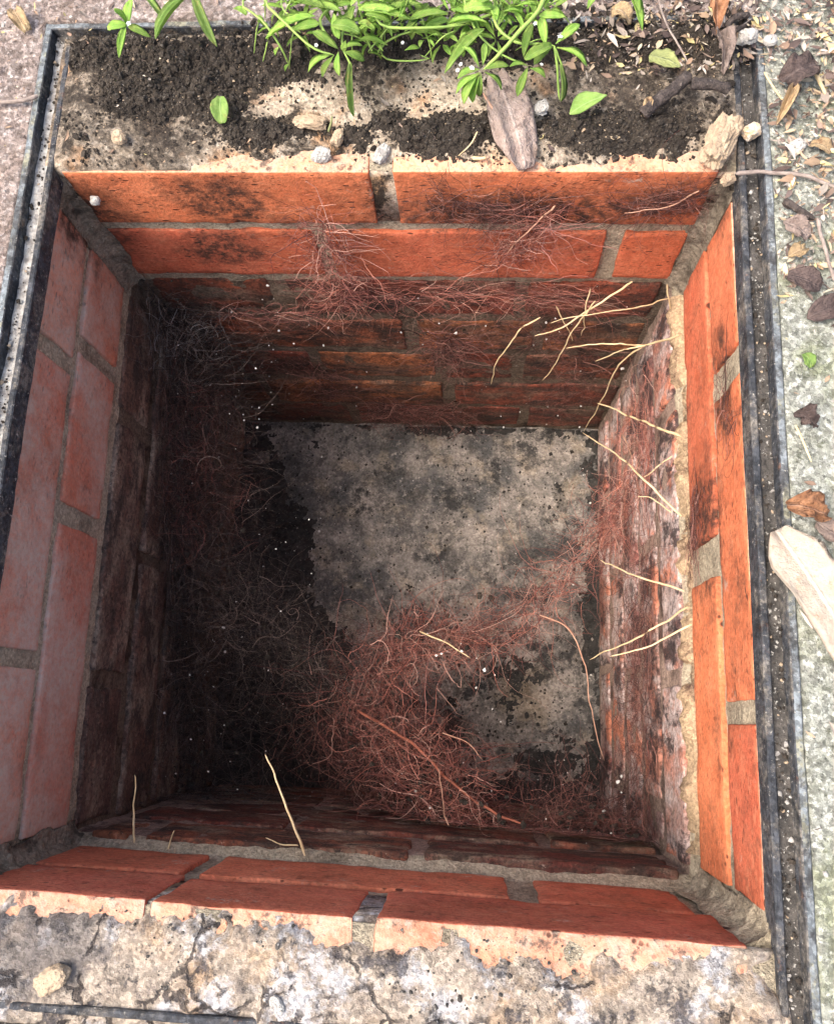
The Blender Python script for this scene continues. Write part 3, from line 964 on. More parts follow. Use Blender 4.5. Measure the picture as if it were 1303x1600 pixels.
# ------------------------------------------------------------------ steel frame
frame = link('manhole_frame', None, loc=(0, FY0 - 0.013, -0.012))
tag(frame, 'black steel manhole cover frame with a grit-filled groove set round the opening', 'frame')
FO = np.array([0, FY0 - 0.013, -0.012])
PROF = [(0.000, -0.012), (0.000, 0.0036), (0.0008, 0.0044), (0.0036, 0.0044), (0.0044, 0.0036), (0.0048, -0.004), (0.0128, -0.004), (0.0132, 0.0094), (0.0140, 0.0100), (0.0176, 0.0100), (0.0184, 0.0092), (0.0186, -0.012)]
cor = [np.array([FX0, FY1]), np.array([FX1, FY1]), np.array([FX1, FY0]), np.array([FX0, FY0])]
odir = [np.array([-1, 1.0]), np.array([1, 1.0]), np.array([1, -1.0]), np.array([-1, -1.0])]
for k in range(4):
    A, B, oa, ob = cor[k], cor[(k + 1) % 4], odir[k], odir[(k + 1) % 4]
    ns = 90
    V, F = [], []
    for s in range(ns + 1):
        t = s / ns
        for (q, z) in PROF:
            p = (A + oa * q) * (1 - t) + (B + ob * q) * t
            w = 0.0006 * float(vnoise(np.array([p[0] * 12, p[1] * 12, q * 50]), 40))
            V.append((p[0] + w, p[1] + w, z + 0.0007 * float(vnoise(np.array([p[0] * 25, p[1] * 25, 3]), 41)) + 0.0006 * float(vnoise(np.array([p[0] * 200, p[1] * 200, z * 99]), 42))))
    m_ = len(PROF)
    for s in range(ns):
        for j in range(m_):
            F.append((s * m_ + j, (s + 1) * m_ + j, (s + 1) * m_ + (j + 1) % m_, s * m_ + (j + 1) % m_))
    F.append(tuple(range(m_))[::-1])
    F.append(tuple(range(ns * m_, (ns + 1) * m_)))
    me = mesh_from('rail', np.array(V) - FO, F, smooth=False)
    me.materials.append(M['steel'])
    me.materials.append(M['flange'])
    for p in me.polygons:
        j = p.index % m_
        if p.index < ns * m_ and j in (8, 9, 10):
            p.material_index = 1
    rail = link('rail', me, None, frame)
    # packed dirt in the groove of this rail
    V, F = [], []
    nq = 7
    for s in range(ns * 2 + 1):
        t = s / (ns * 2)
        for j in range(nq):
            q = 0.0047 + 0.0082 * j / (nq - 1)
            p = (A + oa * q) * (1 - t) + (B + ob * q) * t
            P = np.array([p[0], p[1], q])
            h = 0.0000 + 0.0020 * float(fbm(P, 45, 3, 50 + k)) + 0.0010 * float(fbm(P, 300, 2, 60))
            if k == 0:
                h += 0.0035
            if k == 3:
                h += 0.0016
            V.append((p[0], p[1], h))
    for s in range(ns * 2):
        for j in range(nq - 1):
            F.append((s * nq + j, s * nq + j + 1, (s + 1) * nq + j + 1, (s + 1) * nq + j)[::-1])
    link('groove_dirt', mesh_from('groove_dirt', np.array(V) - FO, F), M['pale_grit'] if k == 3 else M['grit'], rail)

# loose chips in the grooves
gp, gr2 = [], []
for (k, N) in ((1, 380), (3, 420), (0, 250)):
    A, B, oa, ob = cor[k], cor[(k + 1) % 4], odir[k], odir[(k + 1) % 4]
    for _ in range(N):
        t, q = random.random(), random.uniform(0.0052, 0.0124)
        p = (A + oa * q) * (1 - t) + (B + ob * q) * t
        r = min(0.0016, random.gammavariate(1.6, 0.0003) + 0.0002)
        gp.append((p[0], p[1], {0: 0.0040, 1: 0.0006, 3: 0.0022}[k] + r * 0.4))
        gr2.append(r)
V2, F2 = lumps(np.array(gp), np.array(gr2))
me = mesh_from('groove_grit', V2, F2, False)
for mm in ('soil', 'pale_grit', 'sandy'):
    me.materials.append(M[mm])
mi = np.repeat(rng.choice(3, len(gp), p=[0.72, 0.16, 0.12]), 20).astype(np.int32)
me.polygons.foreach_set('material_index', mi)
tag(link('groove_grit', me), 'loose grit lying in the groove of the frame', 'grit', kind='stuff')

# ------------------------------------------------------------------ ground round the frame
GX0, GX1, GY0, GY1 = FX0 - 0.0188, FX1 + 0.0188, FY0 - 0.0188, FY1 + 0.0188
R_ = 25.0
V = [(-R_, -R_, 0), (R_, -R_, 0), (R_, R_, 0), (-R_, R_, 0), (GX0 - .01, GY0 - .01, 0), (GX1 + .01, GY0 - .01, 0), (GX1 + .01, GY1 + .01, 0), (GX0 - .01, GY1 + .01, 0)]
F = [(0, 1, 5, 4), (1, 2, 6, 5), (2, 3, 7, 6), (3, 0, 4, 7)]
tag(link('ground', mesh_from('ground', V, F), M['ground']), kind='structure')


def zpave(X, Y, s=71, amp=0.0016):
    P = np.stack([X, Y, X * 0], -1)
    return 0.0088 + amp * fbm(P, 25, 4, s) + 0.0010 * fbm(P, 220, 3, s + 1)


def fine(a, b, step, ext):
    """fine steps from a to b then coarse steps to ext"""
    f = np.arange(a, b, step) if b > a else np.arange(a, b, -step)
    c = np.linspace(b, ext, 12)
    o = np.concatenate([f, c])
    return o if b > a else o[::-1]


ymid = np.concatenate([np.linspace(-1.5, -0.56, 10)[:-1], np.arange(-0.56, 0.20, 0.0028), np.linspace(0.20, 1.2, 10)])
V, F = slab(fine(GX1, 0.345, 0.0025, 1.3), ymid, lambda X, Y: zpave(X, Y, 71), -0.02)
tag(link('concrete_path', mesh_from('concrete_path', V, F), M['pave_right']), kind='structure')
V, F = slab(fine(GX0, -0.32, 0.0025, -1.3), ymid, lambda X, Y: zpave(X, Y, 75, 0.0022), -0.02)
tag(link('gravel_path', mesh_from('gravel_path', V, F), M['pave_left']), kind='structure')
V, F = slab(np.arange(GX0 + 0.0004, GX1 - 0.0004, 0.003), fine(GY1, 0.18, 0.0025, 1.2), lambda X, Y: zpave(X, Y, 79, 0.002) + 0.002, -0.02)
tag(link('paving_strip', mesh_from('paving_strip', V, F), M['pave_left']), kind='structure')
V, F = slab(np.arange(GX0 + 0.0004, GX1 - 0.0004, 0.004), np.sort(fine(GY0, -0.58, 0.003, -1.5)), lambda X, Y: zpave(X, Y, 83, 0.002), -0.02)
tag(link('paving_apron', mesh_from('paving_apron', V, F), M['pave_left']), kind='structure')


# ------------------------------------------------------------------ soil on the back ledge
def soil_h(X, Y):
    P = np.stack([X, Y, X * 0], -1)
    band = 0.55 * np.exp(-((X - 0.03) / 0.06) ** 2 - ((Y - 0.028) / 0.016) ** 2) \
        + 0.85 * np.exp(-((X - 0.165) / 0.055) ** 2 - ((Y - 0.030) / 0.019) ** 2) \
        + 0.75 * np.exp(-((X + 0.150) / 0.045) ** 2 - ((Y - 0.052) / 0.016) ** 2) \
        + 0.60 * np.exp(-((X + 0.075) / 0.030) ** 2 - ((Y - 0.028) / 0.010) ** 2) \
        + 0.60 * np.exp(-((X + 0.085) / 0.04) ** 2 - ((Y - 0.075) / 0.012) ** 2) \
        + 0.75 * np.clip((Y - 0.072) / 0.02, 0, 1) \
        + 0.5 * np.exp(-((X + 0.185) / 0.03) ** 2 - ((Y - 0.07) / 0.02) ** 2)
    return band - 0.33 + 0.62 * fbm(P, 48, 5, 91, 0.62)


def zsoil(X, Y):
    P = np.stack([X, Y, X * 0], -1)
    h = soil_h(X, Y)
    return zback(X, Y) + np.clip(h, -0.5, 0.55) * 0.016 + np.clip(h + 0.1, 0, 0.3) * 0.014 * fbm(P, 190, 3, 92)


xs = np.arange(-0.2285, 0.2310, 0.0020)
ys = np.arange(0.004, 0.1000, 0.0020)
V, F = grid(xs, ys, zsoil)
n0 = len(V)
# crumbs scattered over the soil
N = 15000
cx, cy = rng.uniform(-0.226, 0.229, N), rng.uniform(0.005, 0.098, N)
hh = soil_h(cx, cy)
keep = rng.uniform(0, 1, N) < np.clip(hh * 2.0 + 0.42, 0.02, 0.9)
cx, cy = cx[keep], cy[keep]
cr = np.clip(rng.gamma(1.7, 0.00042, len(cx)), 0.0003, 0.0030)
cz = np.maximum(zsoil(cx, cy), zback(cx, cy)) + cr * 0.3
V2, F2 = lumps(np.stack([cx, cy, cz], -1), cr)
faces = [tuple(f) for f in F] + [tuple(f) for f in (F2 + n0)]
tag(link('soil', mesh_from('soil', np.vstack([V, V2]), faces, smooth=False), M['soil']), 'crumbly black soil lying on the back ledge', 'soil', kind='stuff')

# loose fine grains over soil and sand (eight-sided)
OCT_V = np.array([(1, 0, 0), (0, 1, 0), (-1, 0, 0), (0, -1, 0), (0, 0, 0.8), (0, 0, -0.8)], float)
OCT_F = np.array([(0, 1, 4), (1, 2, 4), (2, 3, 4), (3, 0, 4), (1, 0, 5), (2, 1, 5), (3, 2, 5), (0, 3, 5)])


def grains(P, R):
    n = len(P)
    J = OCT_V[None] * (1 + 0.4 * rng.uniform(-1, 1, (n, 6, 1))) * np.asarray(R)[:, None, None]
    a = rng.uniform(0, 6.28, n)
    c, q = np.cos(a)[:, None], np.sin(a)[:, None]
    V = np.stack([J[..., 0] * c - J[..., 1] * q, J[..., 0] * q + J[..., 1] * c, J[..., 2]], -1) + np.asarray(P)[:, None]
    return V.reshape(-1, 3), (OCT_F[None] + (np.arange(n) * 6)[:, None, None]).reshape(-1, 3)


for (nm, N, mt, lab, bias, rr) in (('soil_grains', 26000, 'soil', 'fine black grains dusting the back ledge', 0.30, 0.00038), ('sand_grains', 4200, 'sandy', 'pale sand grains scattered over the soil of the back ledge', 0.35, 0.00018)):
    cx, cy = rng.uniform(-0.227, 0.229, N), rng.uniform(0.003, 0.106, N)
    hh = soil_h(cx, cy) + 0.25 * fbm(np.stack([cx, cy, cx * 0], -1), 160, 3, 98)
    k = rng.uniform(0, 1, N) < np.clip(hh * 1.2 + bias + 0.2, 0.05, 0.9)
    cx, cy = cx[k], cy[k]
    gr_ = np.clip(rng.gamma(1.6, rr, len(cx)), 0.00018, 0.0018)
    V2, F2 = grains(np.stack([cx, cy, np.maximum(zsoil(cx, cy), zback(cx, cy)) + gr_ * 0.3], -1), gr_)
    tag(link(nm, mesh_from(nm, V2, F2, False), M[mt]), lab, 'soil', kind='stuff')

# grains washed over the chamber floor
N = 9000
cx, cy = rng.uniform(-0.20, 0.212, N), rng.uniform(-0.44, -0.004, N)
zs_, zf_ = zsilt_shade(cx, cy), zfloor(cx, cy)
k = rng.uniform(0, 1, N) < np.clip(0.9 + (zs_ - zf_) * 160, 0.06, 0.9)
cx, cy = cx[k], cy[k]
gr_ = np.clip(rng.gamma(1.5, 0.00042, len(cx)), 0.00025, 0.0026)
V2, F2 = grains(np.stack([cx, cy, np.maximum(zs_, zf_)[k] + gr_ * 0.3], -1), gr_)
me = mesh_from('floor_grit', V2, F2, False)
for mm in ('silt_shade', 'soil', 'floor'):
    me.materials.append(M[mm])
me.polygons.foreach_set('material_index', np.repeat(rng.choice(3, len(cx), p=[0.5, 0.3, 0.2]), 8).astype(np.int32))
tag(link('floor_grit', me), 'dark grit strewn over the concrete floor of the chamber', 'grit', kind='stuff')

# crumbs over the back rail
N = 2600
cx, cy = rng.uniform(-0.235, 0.24, N), rng.uniform(0.094, 0.122, N)
k = fbm(np.stack([cx, cy, cx * 0], -1), 30, 4, 97) + 0.55 * np.clip((cx + 0.12) / 0.2, -0.7, 1) > 0.05
cx, cy = cx[k], cy[k]
cr = np.clip(rng.gamma(1.8, 0.0006, len(cx)), 0.0004, 0.0036)
qz = np.interp(cy - FY1, [-0.002, 0.0, 0.0044, 0.0052, 0.0124, 0.0134, 0.0186, 0.03], [0.004, 0.0044, 0.0044, 0.0045, 0.0045, 0.0100, 0.0100, 0.0110])
V2, F2 = lumps(np.stack([cx, cy, qz + cr * 0.4], -1), cr)
tag(link('rail_soil', mesh_from('rail_soil', V2, F2, False), M['soil']), 'black crumbs half burying the back rail of the frame', 'soil', kind='stuff')

# soil spilled on the front ledge and brick edges
N = 900
cx, ct = rng.uniform(-0.2, 0.22, N), rng.uniform(0.004, 0.05, N)
P = np.stack([cx, ct, cx * 0], -1)
k = fbm(P, 30, 3, 95) > 0.15
cx, ct = cx[k], ct[k]
cr = np.clip(rng.gamma(1.5, 0.0003, len(cx)), 0.0002, 0.0016)
cz = np.maximum(zfront(cx, ct), 0.0) + cr * 0.3
V2, F2 = lumps(np.stack([cx, front_edge(cx) - ct, cz], -1), cr)
tag(link('soil_crumbs', mesh_from('soil_crumbs', V2, F2, False), M['grit']), 'dark crumbs scattered over the pale front ledge', 'soil', kind='stuff')


def ground_z(x, y):
    x, y = np.asarray(x, float), np.asarray(y, float)
    inside = (x > FX0) & (x < FX1) & (y < FY1) & (y > 0)
    return np.where(inside, np.maximum(zsoil(x, y), zback(x, y)), np.where(y > GY1, 0.0118, 0.0100))


# ------------------------------------------------------------------ fine litter and grit on the ground (uncountable)
def flakes(pos, size, cols, curl=0.5, lift=0.0006):
    """small curled scraps: 3x2 quads each, own colour"""
    n = len(pos)
    a = rng.uniform(0, 6.283, n)
    L_ = size
    w_ = size * rng.uniform(0.10, 0.48, n)
    xs = np.linspace(-1, 1, 4)
    prof = np.array([0.25, 1.0, 0.85, 0.1])
    cu = rng.uniform(-1, 1, n) * curl
    tilt = rng.normal(0, 0.35, n)
    V = np.zeros((n, 4, 3, 3))
    for i in range(4):
        for j in range(3):
            lx = xs[i] * L_ * 0.5
            ly = (j - 1) * prof[i] * w_ * 0.5
            lz = cu * (xs[i] ** 2) * L_ * 0.35 + np.abs(j - 1) * rng.uniform(0, 0.4, n) * w_ + ly * tilt
            V[:, i, j, 0] = lx * np.cos(a) - ly * np.sin(a)
            V[:, i, j, 1] = lx * np.sin(a) + ly * np.cos(a)
            V[:, i, j, 2] = lz - np.minimum(0, cu * L_ * 0.35) + lift
    V += pos[:, None, None, :]
    base = (np.arange(n) * 12)[:, None, None]
    i = np.arange(3)[None, :, None] * 3
    j = np.arange(2)[None, None, :]
    q = base + i + j
    F = np.stack([q, q + 3, q + 4, q + 1], -1).reshape(-1, 4)
    C = np.repeat(cols, 12, axis=0)
    return V.reshape(-1, 3), F, C


def flake_obj(name, pos, size, cols, label, cat, **kw):
    V, F, C = flakes(pos, size, cols, **kw)
    me = mesh_from(name, V, F)
    ca = me.color_attributes.new('Col', 'FLOAT_COLOR', 'POINT')
    ca.data.foreach_set('color', np.hstack([C, np.ones((len(C), 1))]).astype(np.float32).ravel())
    return tag(link(name, me, M['litter']), label, cat, kind='stuff')


PAL = np.array([(0.46, 0.36, 0.24), (0.34, 0.24, 0.16), (0.56, 0.48, 0.35), (0.22, 0.15, 0.11), (0.11, 0.078, 0.066), (0.40, 0.27, 0.18), (0.50, 0.43, 0.36), (0.30, 0.25, 0.21), (0.50, 0.41, 0.20), (0.085, 0.062, 0.055), (0.15, 0.11, 0.095), (0.26, 0.19, 0.15), (0.38, 0.33, 0.28)])
# drift of scraps on the right-hand path and behind the frame
N = 20000
px, py = rng.uniform(0.100, 0.34, N), rng.uniform(-0.42, 0.20, N)
dens = np.clip(1.25 * np.clip((py + 0.16) / 0.20, 0, 1) * np.clip(1.25 - np.abs(px - 0.270) / 0.07, 0.3, 1) * np.clip(0.75 + 0.9 * fbm(np.stack([px, py, px * 0], -1), 30, 3, 99), 0.1, 1), 0.03, 1)
dens = np.where(py < -0.1, 0.03, dens)
dens = np.where((px < GX1), np.where(py > 0.07, np.clip((px - 0.1) / 0.08, 0.05, 0.8), 0.0), dens)
k = rng.uniform(0, 1, N) < dens
px, py = px[k], py[k]
pz = ground_z(px, py) + rng.uniform(0, 0.003, len(px))
sz = np.clip(rng.gamma(2.2, 0.0019, len(px)), 0.0012, 0.013)
flake_obj('leaf_litter', np.stack([px, py, pz], -1), sz, PAL[rng.integers(0, len(PAL), len(px))] * rng.uniform(0.7, 1.2, (len(px), 1)), 'drift of small dry brown leaf scraps on the right-hand concrete', 'leaf litter')
# thin scatter over soil and left-hand ground
N = 900
px, py = rng.uniform(-0.34, 0.23, N), rng.uniform(0.005, 0.20, N)
k = (py > GY1) | ((px < GX0) & (py > -0.3)) | ((px > FX0) & (px < FX1) & (rng.uniform(0, 1, N) < 0.35))
px, py = px[k], py[k]
pz = ground_z(px, py)
sz = np.clip(rng.gamma(2.5, 0.0013, len(px)), 0.0015, 0.009)
flake_obj('plant_scraps', np.stack([px, py, pz], -1), sz, PAL[rng.integers(0, len(PAL), len(px))] * rng.uniform(0.8, 1.25, (len(px), 1)), 'thin scatter of straw bits over the soil and the left-hand ground', 'leaf litter')
# grit
N = 500
px, py = rng.uniform(-0.34, 0.34, N), rng.uniform(-0.56, 0.20, N)
k = (px < GX0) | (px > GX1) | (py > GY1)
px, py = px[k], py[k]
gr = np.clip(rng.gamma(1.3, 0.00050, len(px)), 0.0003, 0.0030)
V2, F2 = lumps(np.stack([px, py, ground_z(px, py) - 0.0006 + gr * 0.2], -1), gr)
tag(link('gravel', mesh_from('gravel', V2, F2, False), M['stone']), 'fine loose grit over the ground round the frame', 'gravel', kind='stuff')


# ------------------------------------------------------------------ roots
def strands(S, n, step, start, d0, curl=0.25, wander=0.35, droop=0.0, r0=0.0003, r1=0.00008, rvar=0.3):
    """random-walk hair roots: start (S,3), d0 (S,3)"""
    P = np.zeros((S, n, 3))
    P[:, 0] = start
    D = d0 / np.maximum(np.linalg.norm(d0, axis=1, keepdims=True), 1e-9)
    axis = rng.normal(0, 1, (S, 3))
    axis /= np.linalg.norm(axis, axis=1, keepdims=True)
    rate = rng.normal(0, curl, (S, 1))
    st = step * rng.uniform(0.5, 1.5, (S, 1))
    for i in range(1, n):
        D = D + rate * np.cross(D, axis) + rng.normal(0, wander, (S, 3)) * 0.5
        D[:, 2] -= droop
        D /= np.linalg.norm(D, axis=1, keepdims=True)
        P[:, i] = P[:, i - 1] + D * st
    R = 0.62 * r0 * np.clip(np.exp(rng.normal(0, 0.42, (S, 1))), 0.5, 2.6) * np.ones((1, n)) * np.linspace(1, 0.3, n)[None, :]
    return P, R


XR_LOW = 0.213


def confine(P):
    """keep roots off the walls and floor"""
    P[..., 0] = np.clip(P[..., 0], -0.226, 0.222)
    P[..., 1] = np.clip(P[..., 1], -0.452, -0.003)
    low = P[..., 2] < -0.15
    P[..., 0] = np.where(low, np.clip(P[..., 0], -0.222, XR_LOW), P[..., 0])
    P[..., 1] = np.where(low, np.clip(P[..., 1], -0.444, -0.002), P[..., 1])
    P[..., 2] = np.clip(P[..., 2], FLOOR_Z + 0.004, None)
    return P


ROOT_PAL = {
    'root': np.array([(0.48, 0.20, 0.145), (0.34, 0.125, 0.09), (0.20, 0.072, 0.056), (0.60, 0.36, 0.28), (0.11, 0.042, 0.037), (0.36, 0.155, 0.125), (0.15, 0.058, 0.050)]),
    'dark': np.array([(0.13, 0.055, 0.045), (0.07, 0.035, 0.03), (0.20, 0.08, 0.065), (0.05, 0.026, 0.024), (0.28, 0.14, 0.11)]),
    'brown': np.array([(0.13, 0.095, 0.078), (0.06, 0.046, 0.042), (0.035, 0.028, 0.027), (0.22, 0.165, 0.135), (0.045, 0.036, 0.034), (0.035, 0.028, 0.027)]),  # shade of the left side is put into these darker browns
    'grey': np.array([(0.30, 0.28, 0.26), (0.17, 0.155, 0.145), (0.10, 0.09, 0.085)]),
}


def root_obj(name, parts, pal, label, cat='roots', extra=None, group=None):
    Vs, Fs, Cs, n0 = [], [], [], 0
    for P, R in parts:
        V, F = tubes(P, R, 3)
        Vs.append(V)
        Fs.append(F + n0)
        n0 += len(V)
        pc = ROOT_PAL[pal][rng.integers(0, len(ROOT_PAL[pal]), len(P))] * rng.uniform(0.75, 1.25, (len(P), 1))
        Cs.append(np.repeat(pc, P.shape[1] * 3, axis=0))
    me = mesh_from(name, np.vstack(Vs), np.vstack(Fs))
    C = np.vstack(Cs)
    ca = me.color_attributes.new('Col', 'FLOAT_COLOR', 'POINT')
    ca.data.foreach_set('color', np.hstack([C, np.ones((len(C), 1))]).astype(np.float32).ravel())
    return tag(link(name, me, M['hair_root']), label, cat, group)


def along(path, S, spread, tang=0.6, up=0.0):
    """random starts along a polyline with per-point spread, direction partly along it"""
    path = np.asarray(path, float)
    Q = smooth_path(path, 200)
    sp = np.interp(np.linspace(0, 1, 200), np.linspace(0, 1, len(path)), np.broadcast_to(spread, (len(path),)))
    k = rng.integers(0, 200, S)
    T = np.gradient(Q, axis=0)
    T /= np.linalg.norm(T, axis=1, keepdims=True)
    st = Q[k] + rng.normal(0, 1, (S, 3)) * sp[k][:, None] * np.array([1, 1, 0.8])
    d = T[k] * tang * rng.choice([-1, 1], (S, 1)) + rng.normal(0, 0.6, (S, 3)) + np.array([0, 0, up])
    return st, d


# central tangle
pth = [at(975, 790, -0.30), at(915, 865, -0.33), at(835, 945, -0.36), at(745, 1000, -0.36), at(665, 1000, -0.345), at(595, 1050, -0.34), at(580, 1130, -0.34), at(640, 1180, -0.31), at(690, 1240, -0.28), at(765, 1287, -0.25)]
spr = [0.010, 0.012, 0.012, 0.009, 0.013, 0.017, 0.024, 0.020, 0.017, 0.010]
parts = []
st, d = along(pth, 1650, spr, 0.7)
P, R = strands(1650, 13, 0.0042, st, d, 0.25, 0.5, 0.02, 0.00030)
parts.append((confine(P), R))
st, d = along(pth[3:9], 700, [0.012, 0.012, 0.02, 0.026, 0.022, 0.02], 0.9)
P, R = strands(700, 13, 0.0045, st, d, 0.25, 0.45, 0.02, 0.00038)
parts.append((confine(P), R))
st, d = along(pth, 150, [s * 0.8 for s in spr], 1.4)
P, R = strands(150, 18, 0.0055, st, d, 0.12, 0.30, 0.01, 0.00055)
parts.append((confine(P), R))
root_obj('root_tangle', parts, 'root', 'large tangle of red-brown hair roots arching across the middle of the chamber')

# dark skirt of roots below it, against the near wall
pth2 = [at(530, 1120, -0.34), at(600, 1200, -0.36), at(660, 1270, -0.34), at(760, 1290, -0.30)]
st, d = along(pth2, 2200, [0.03, 0.035, 0.03, 0.02], 0.4, -0.4)
P, R = strands(2200, 13, 0.0048, st, d, 0.2, 0.4, 0.05, 0.00028)
root_obj('root_tangle', [(confine(P), R)], 'dark', 'darker skirt of hanging hair roots against the near wall')

# mass of fine dark roots over the left side
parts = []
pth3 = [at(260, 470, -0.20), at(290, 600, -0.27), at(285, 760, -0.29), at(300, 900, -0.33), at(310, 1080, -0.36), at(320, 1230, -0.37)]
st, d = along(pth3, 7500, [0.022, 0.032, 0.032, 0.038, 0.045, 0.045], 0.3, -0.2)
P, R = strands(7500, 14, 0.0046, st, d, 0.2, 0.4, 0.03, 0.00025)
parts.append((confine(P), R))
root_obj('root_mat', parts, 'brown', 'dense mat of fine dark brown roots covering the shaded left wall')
pth4 = [at(310, 880, -0.28), at(390, 970, -0.31), at(470, 1020, -0.33), at(545, 1060, -0.34)]
st, d = along(pth4, 1500, [0.018, 0.022, 0.022, 0.016], 0.8)
P, R = strands(1500, 13, 0.0045, st, d, 0.22, 0.45, 0.02, 0.00028)
root_obj('root_tangle', [(confine(P), R)], 'brown', 'dull brown root tangle linking the left mat to the central tangle')
pth5 = [at(290, 640, -0.24), at(310, 740, -0.26), at(300, 830, -0.27)]
st, d = along(pth5, 420, [0.02, 0.02, 0.02], 0.4)
P, R = strands(420, 13, 0.0045, st, d, 0.25, 0.45, 0.02, 0.00026)
root_obj('root_tuft', [(confine(P), R)], 'dark', 'thin reddish wisps of root halfway down the left wall')

# grey cobwebby fibres in the far left corner
st, d = along([at(215, 520, -0.17), at(260, 530, -0.19), at(310, 520, -0.20)], 110, [0.012, 0.014, 0.012], 0.3)
P, R = strands(110, 14, 0.004, st, d, 0.3, 0.5, 0.0, 0.00022)
root_obj('cobweb_fibres', [(confine(P), R)], 'grey', 'grey cobwebby fibres in the far left corner', 'cobweb')


def on_back(u, v, gap):
    return aty(u, v, -gap)


# tufts on the back wall
def tuft(name, pts, S, spread, pal, label, r0=0.0003, n=13, step=0.0042, tang=0.6, droop=0.03, wand=0.45, flat=0.35):
    st, d = along(pts, S, spread, tang)
    mid = np.mean(np.asarray(pts), axis=0)
    st[:, 1] = mid[1] + (st[:, 1] - mid[1]) * flat
    P, R = strands(S, n, step, st, d, 0.22, wand, droop, r0)
    P[..., 1] = mid[1] + (P[..., 1] - mid[1]) * 0.6
    return root_obj(name, [(confine(P), R)], pal, label)


tuft('root_tuft', [on_back(505, 345, .010), on_back(520, 390, .012), on_back(520, 440, .014), on_back(530, 480, .014)], 420, [0.007, 0.009, 0.012, 0.010], 'root', 'pinkish tuft of roots hanging over the joint of the far wall, left of centre')
tuft('root_tuft', [on_back(360, 485, .010), on_back(440, 492, .012), on_back(520, 478, .014)], 120, [0.006, 0.006, 0.006], 'root', 'thin trail of roots running left along the old far wall', tang=1.6, wand=0.25)
tuft('root_tuft', [on_back(560, 455, .006), on_back(700, 462, .006), on_back(820, 460, .006), on_back(930, 470, .006)], 380, [0.010, 0.012, 0.012, 0.010], 'root', 'thin reddish root mat along the third course of the far wall', 0.00024, tang=1.3, wand=0.35)
tuft('root_tuft', [on_back(680, 530, .012), on_back(710, 545, .014), on_back(690, 575, .014)], 420, [0.010, 0.012, 0.012], 'dark', 'dark bushy root tuft in the middle of the far wall')
tuft('root_tuft', [on_back(590, 640, .014), on_back(640, 645, .016), on_back(730, 650, .014)], 620, [0.012, 0.014, 0.012], 'dark', 'dark root fringe at the foot of the far wall')
tuft('root_tuft', [on_back(690, 300, .004), on_back(760, 335, .005), on_back(850, 320, .005)], 320, [0.008, 0.010, 0.010], 'dark', 'sooty fine roots smeared over the top far bricks', 0.00022)
tuft('root_tuft', [on_back(985, 315, .004), on_back(1040, 318, .005), on_back(1075, 305, .005)], 240, [0.006, 0.008, 0.006], 'dark', 'sooty fine roots at the right end of the top far bricks', 0.00022)
tuft('root_tuft', [on_back(860, 330, .008), on_back(820, 375, .010), on_back(780, 410, .010)], 260, [0.004, 0.006, 0.008], 'root', 'feathery orange root slanting across the second far course', 0.00026, tang=1.2)
tuft('root_tuft', [on_back(430, 560, .010), on_back(520, 600, .012), on_back(480, 640, .012)], 380, [0.016, 0.016, 0.016], 'dark', 'thin dark roots over the stained lower left of the far wall', 0.00022)
tuft('root_tuft', [on_back(820, 500, .010), on_back(900, 560, .010), on_back(860, 640, .012)], 520, [0.018, 0.018, 0.014], 'dark', 'sparse dark roots over the lower right of the far wall', 0.00022)

# fibres on the right wall
def wall_fuzz(pts, S, spread, pal, label, gap, r0=0.00024, n=12, step=0.004):
    pts = [atx(u, v, XR_LOW - gap) for (u, v) in pts]
    st, d = along(pts, S, spread, 0.7)
    st[:, 0] = XR_LOW - rng.exponential(gap, S)
    P, R = strands(S, n, step, st, d, 0.22, 0.4, 0.03, r0)
    P[..., 0] = XR_LOW + (P[..., 0] - XR_LOW) * 0.6
    return root_obj('root_mat', [(confine(P), R)], pal, label)


wall_fuzz([(985, 620), (990, 720), (965, 800), (940, 840)], 650, [0.02, 0.022, 0.022, 0.02], 'root', 'reddish root fuzz on the far end of the old right wall', 0.012)
wall_fuzz([(1000, 880), (985, 990), (985, 1100), (985, 1200)], 800, [0.022, 0.028, 0.03, 0.03], 'dark', 'dark purple root fuzz on the near end of the old right wall', 0.010)
P0 = [at(855, 1275, -0.26), at(930, 1300, -0.25), at(1000, 1315, -0.23)]
st, d = along(P0, 1100, [0.016, 0.018, 0.014], 0.5)
P, R = strands(1100, 12, 0.0042, st, d, 0.22, 0.45, 0.03, 0.00026)
root_obj('root_tangle', [(confine(P), R)], 'dark', 'dark root nest in the near right corner of the chamber')

# scribbles of dead rootlet stuck to the orange bricks of the right wall
for (pts, lab, S) in (([(1125, 590), (1135, 630), (1140, 690)], 'black wiry rootlets stuck to the right wall beside its far mortar joint', 60), ([(1090, 770), (1085, 820), (1078, 870)], 'dark rootlets matted round the middle joint of the right wall', 160)):
    w = [atx(u, v, 0.2295) for u, v in pts]
    st, d = along(w, S, 0.007, 0.5)
    P, R = strands(S, 12, 0.0035, st, d, 0.3, 0.5, 0.0, 0.00026)
    P[..., 0] = 0.2290 + (P[..., 0] - 0.2290) * 0.12
    P[..., 0] = np.clip(P[..., 0], 0.2262, 0.2298)
    root_obj('rootlets', [(P, R)], 'dark', lab)

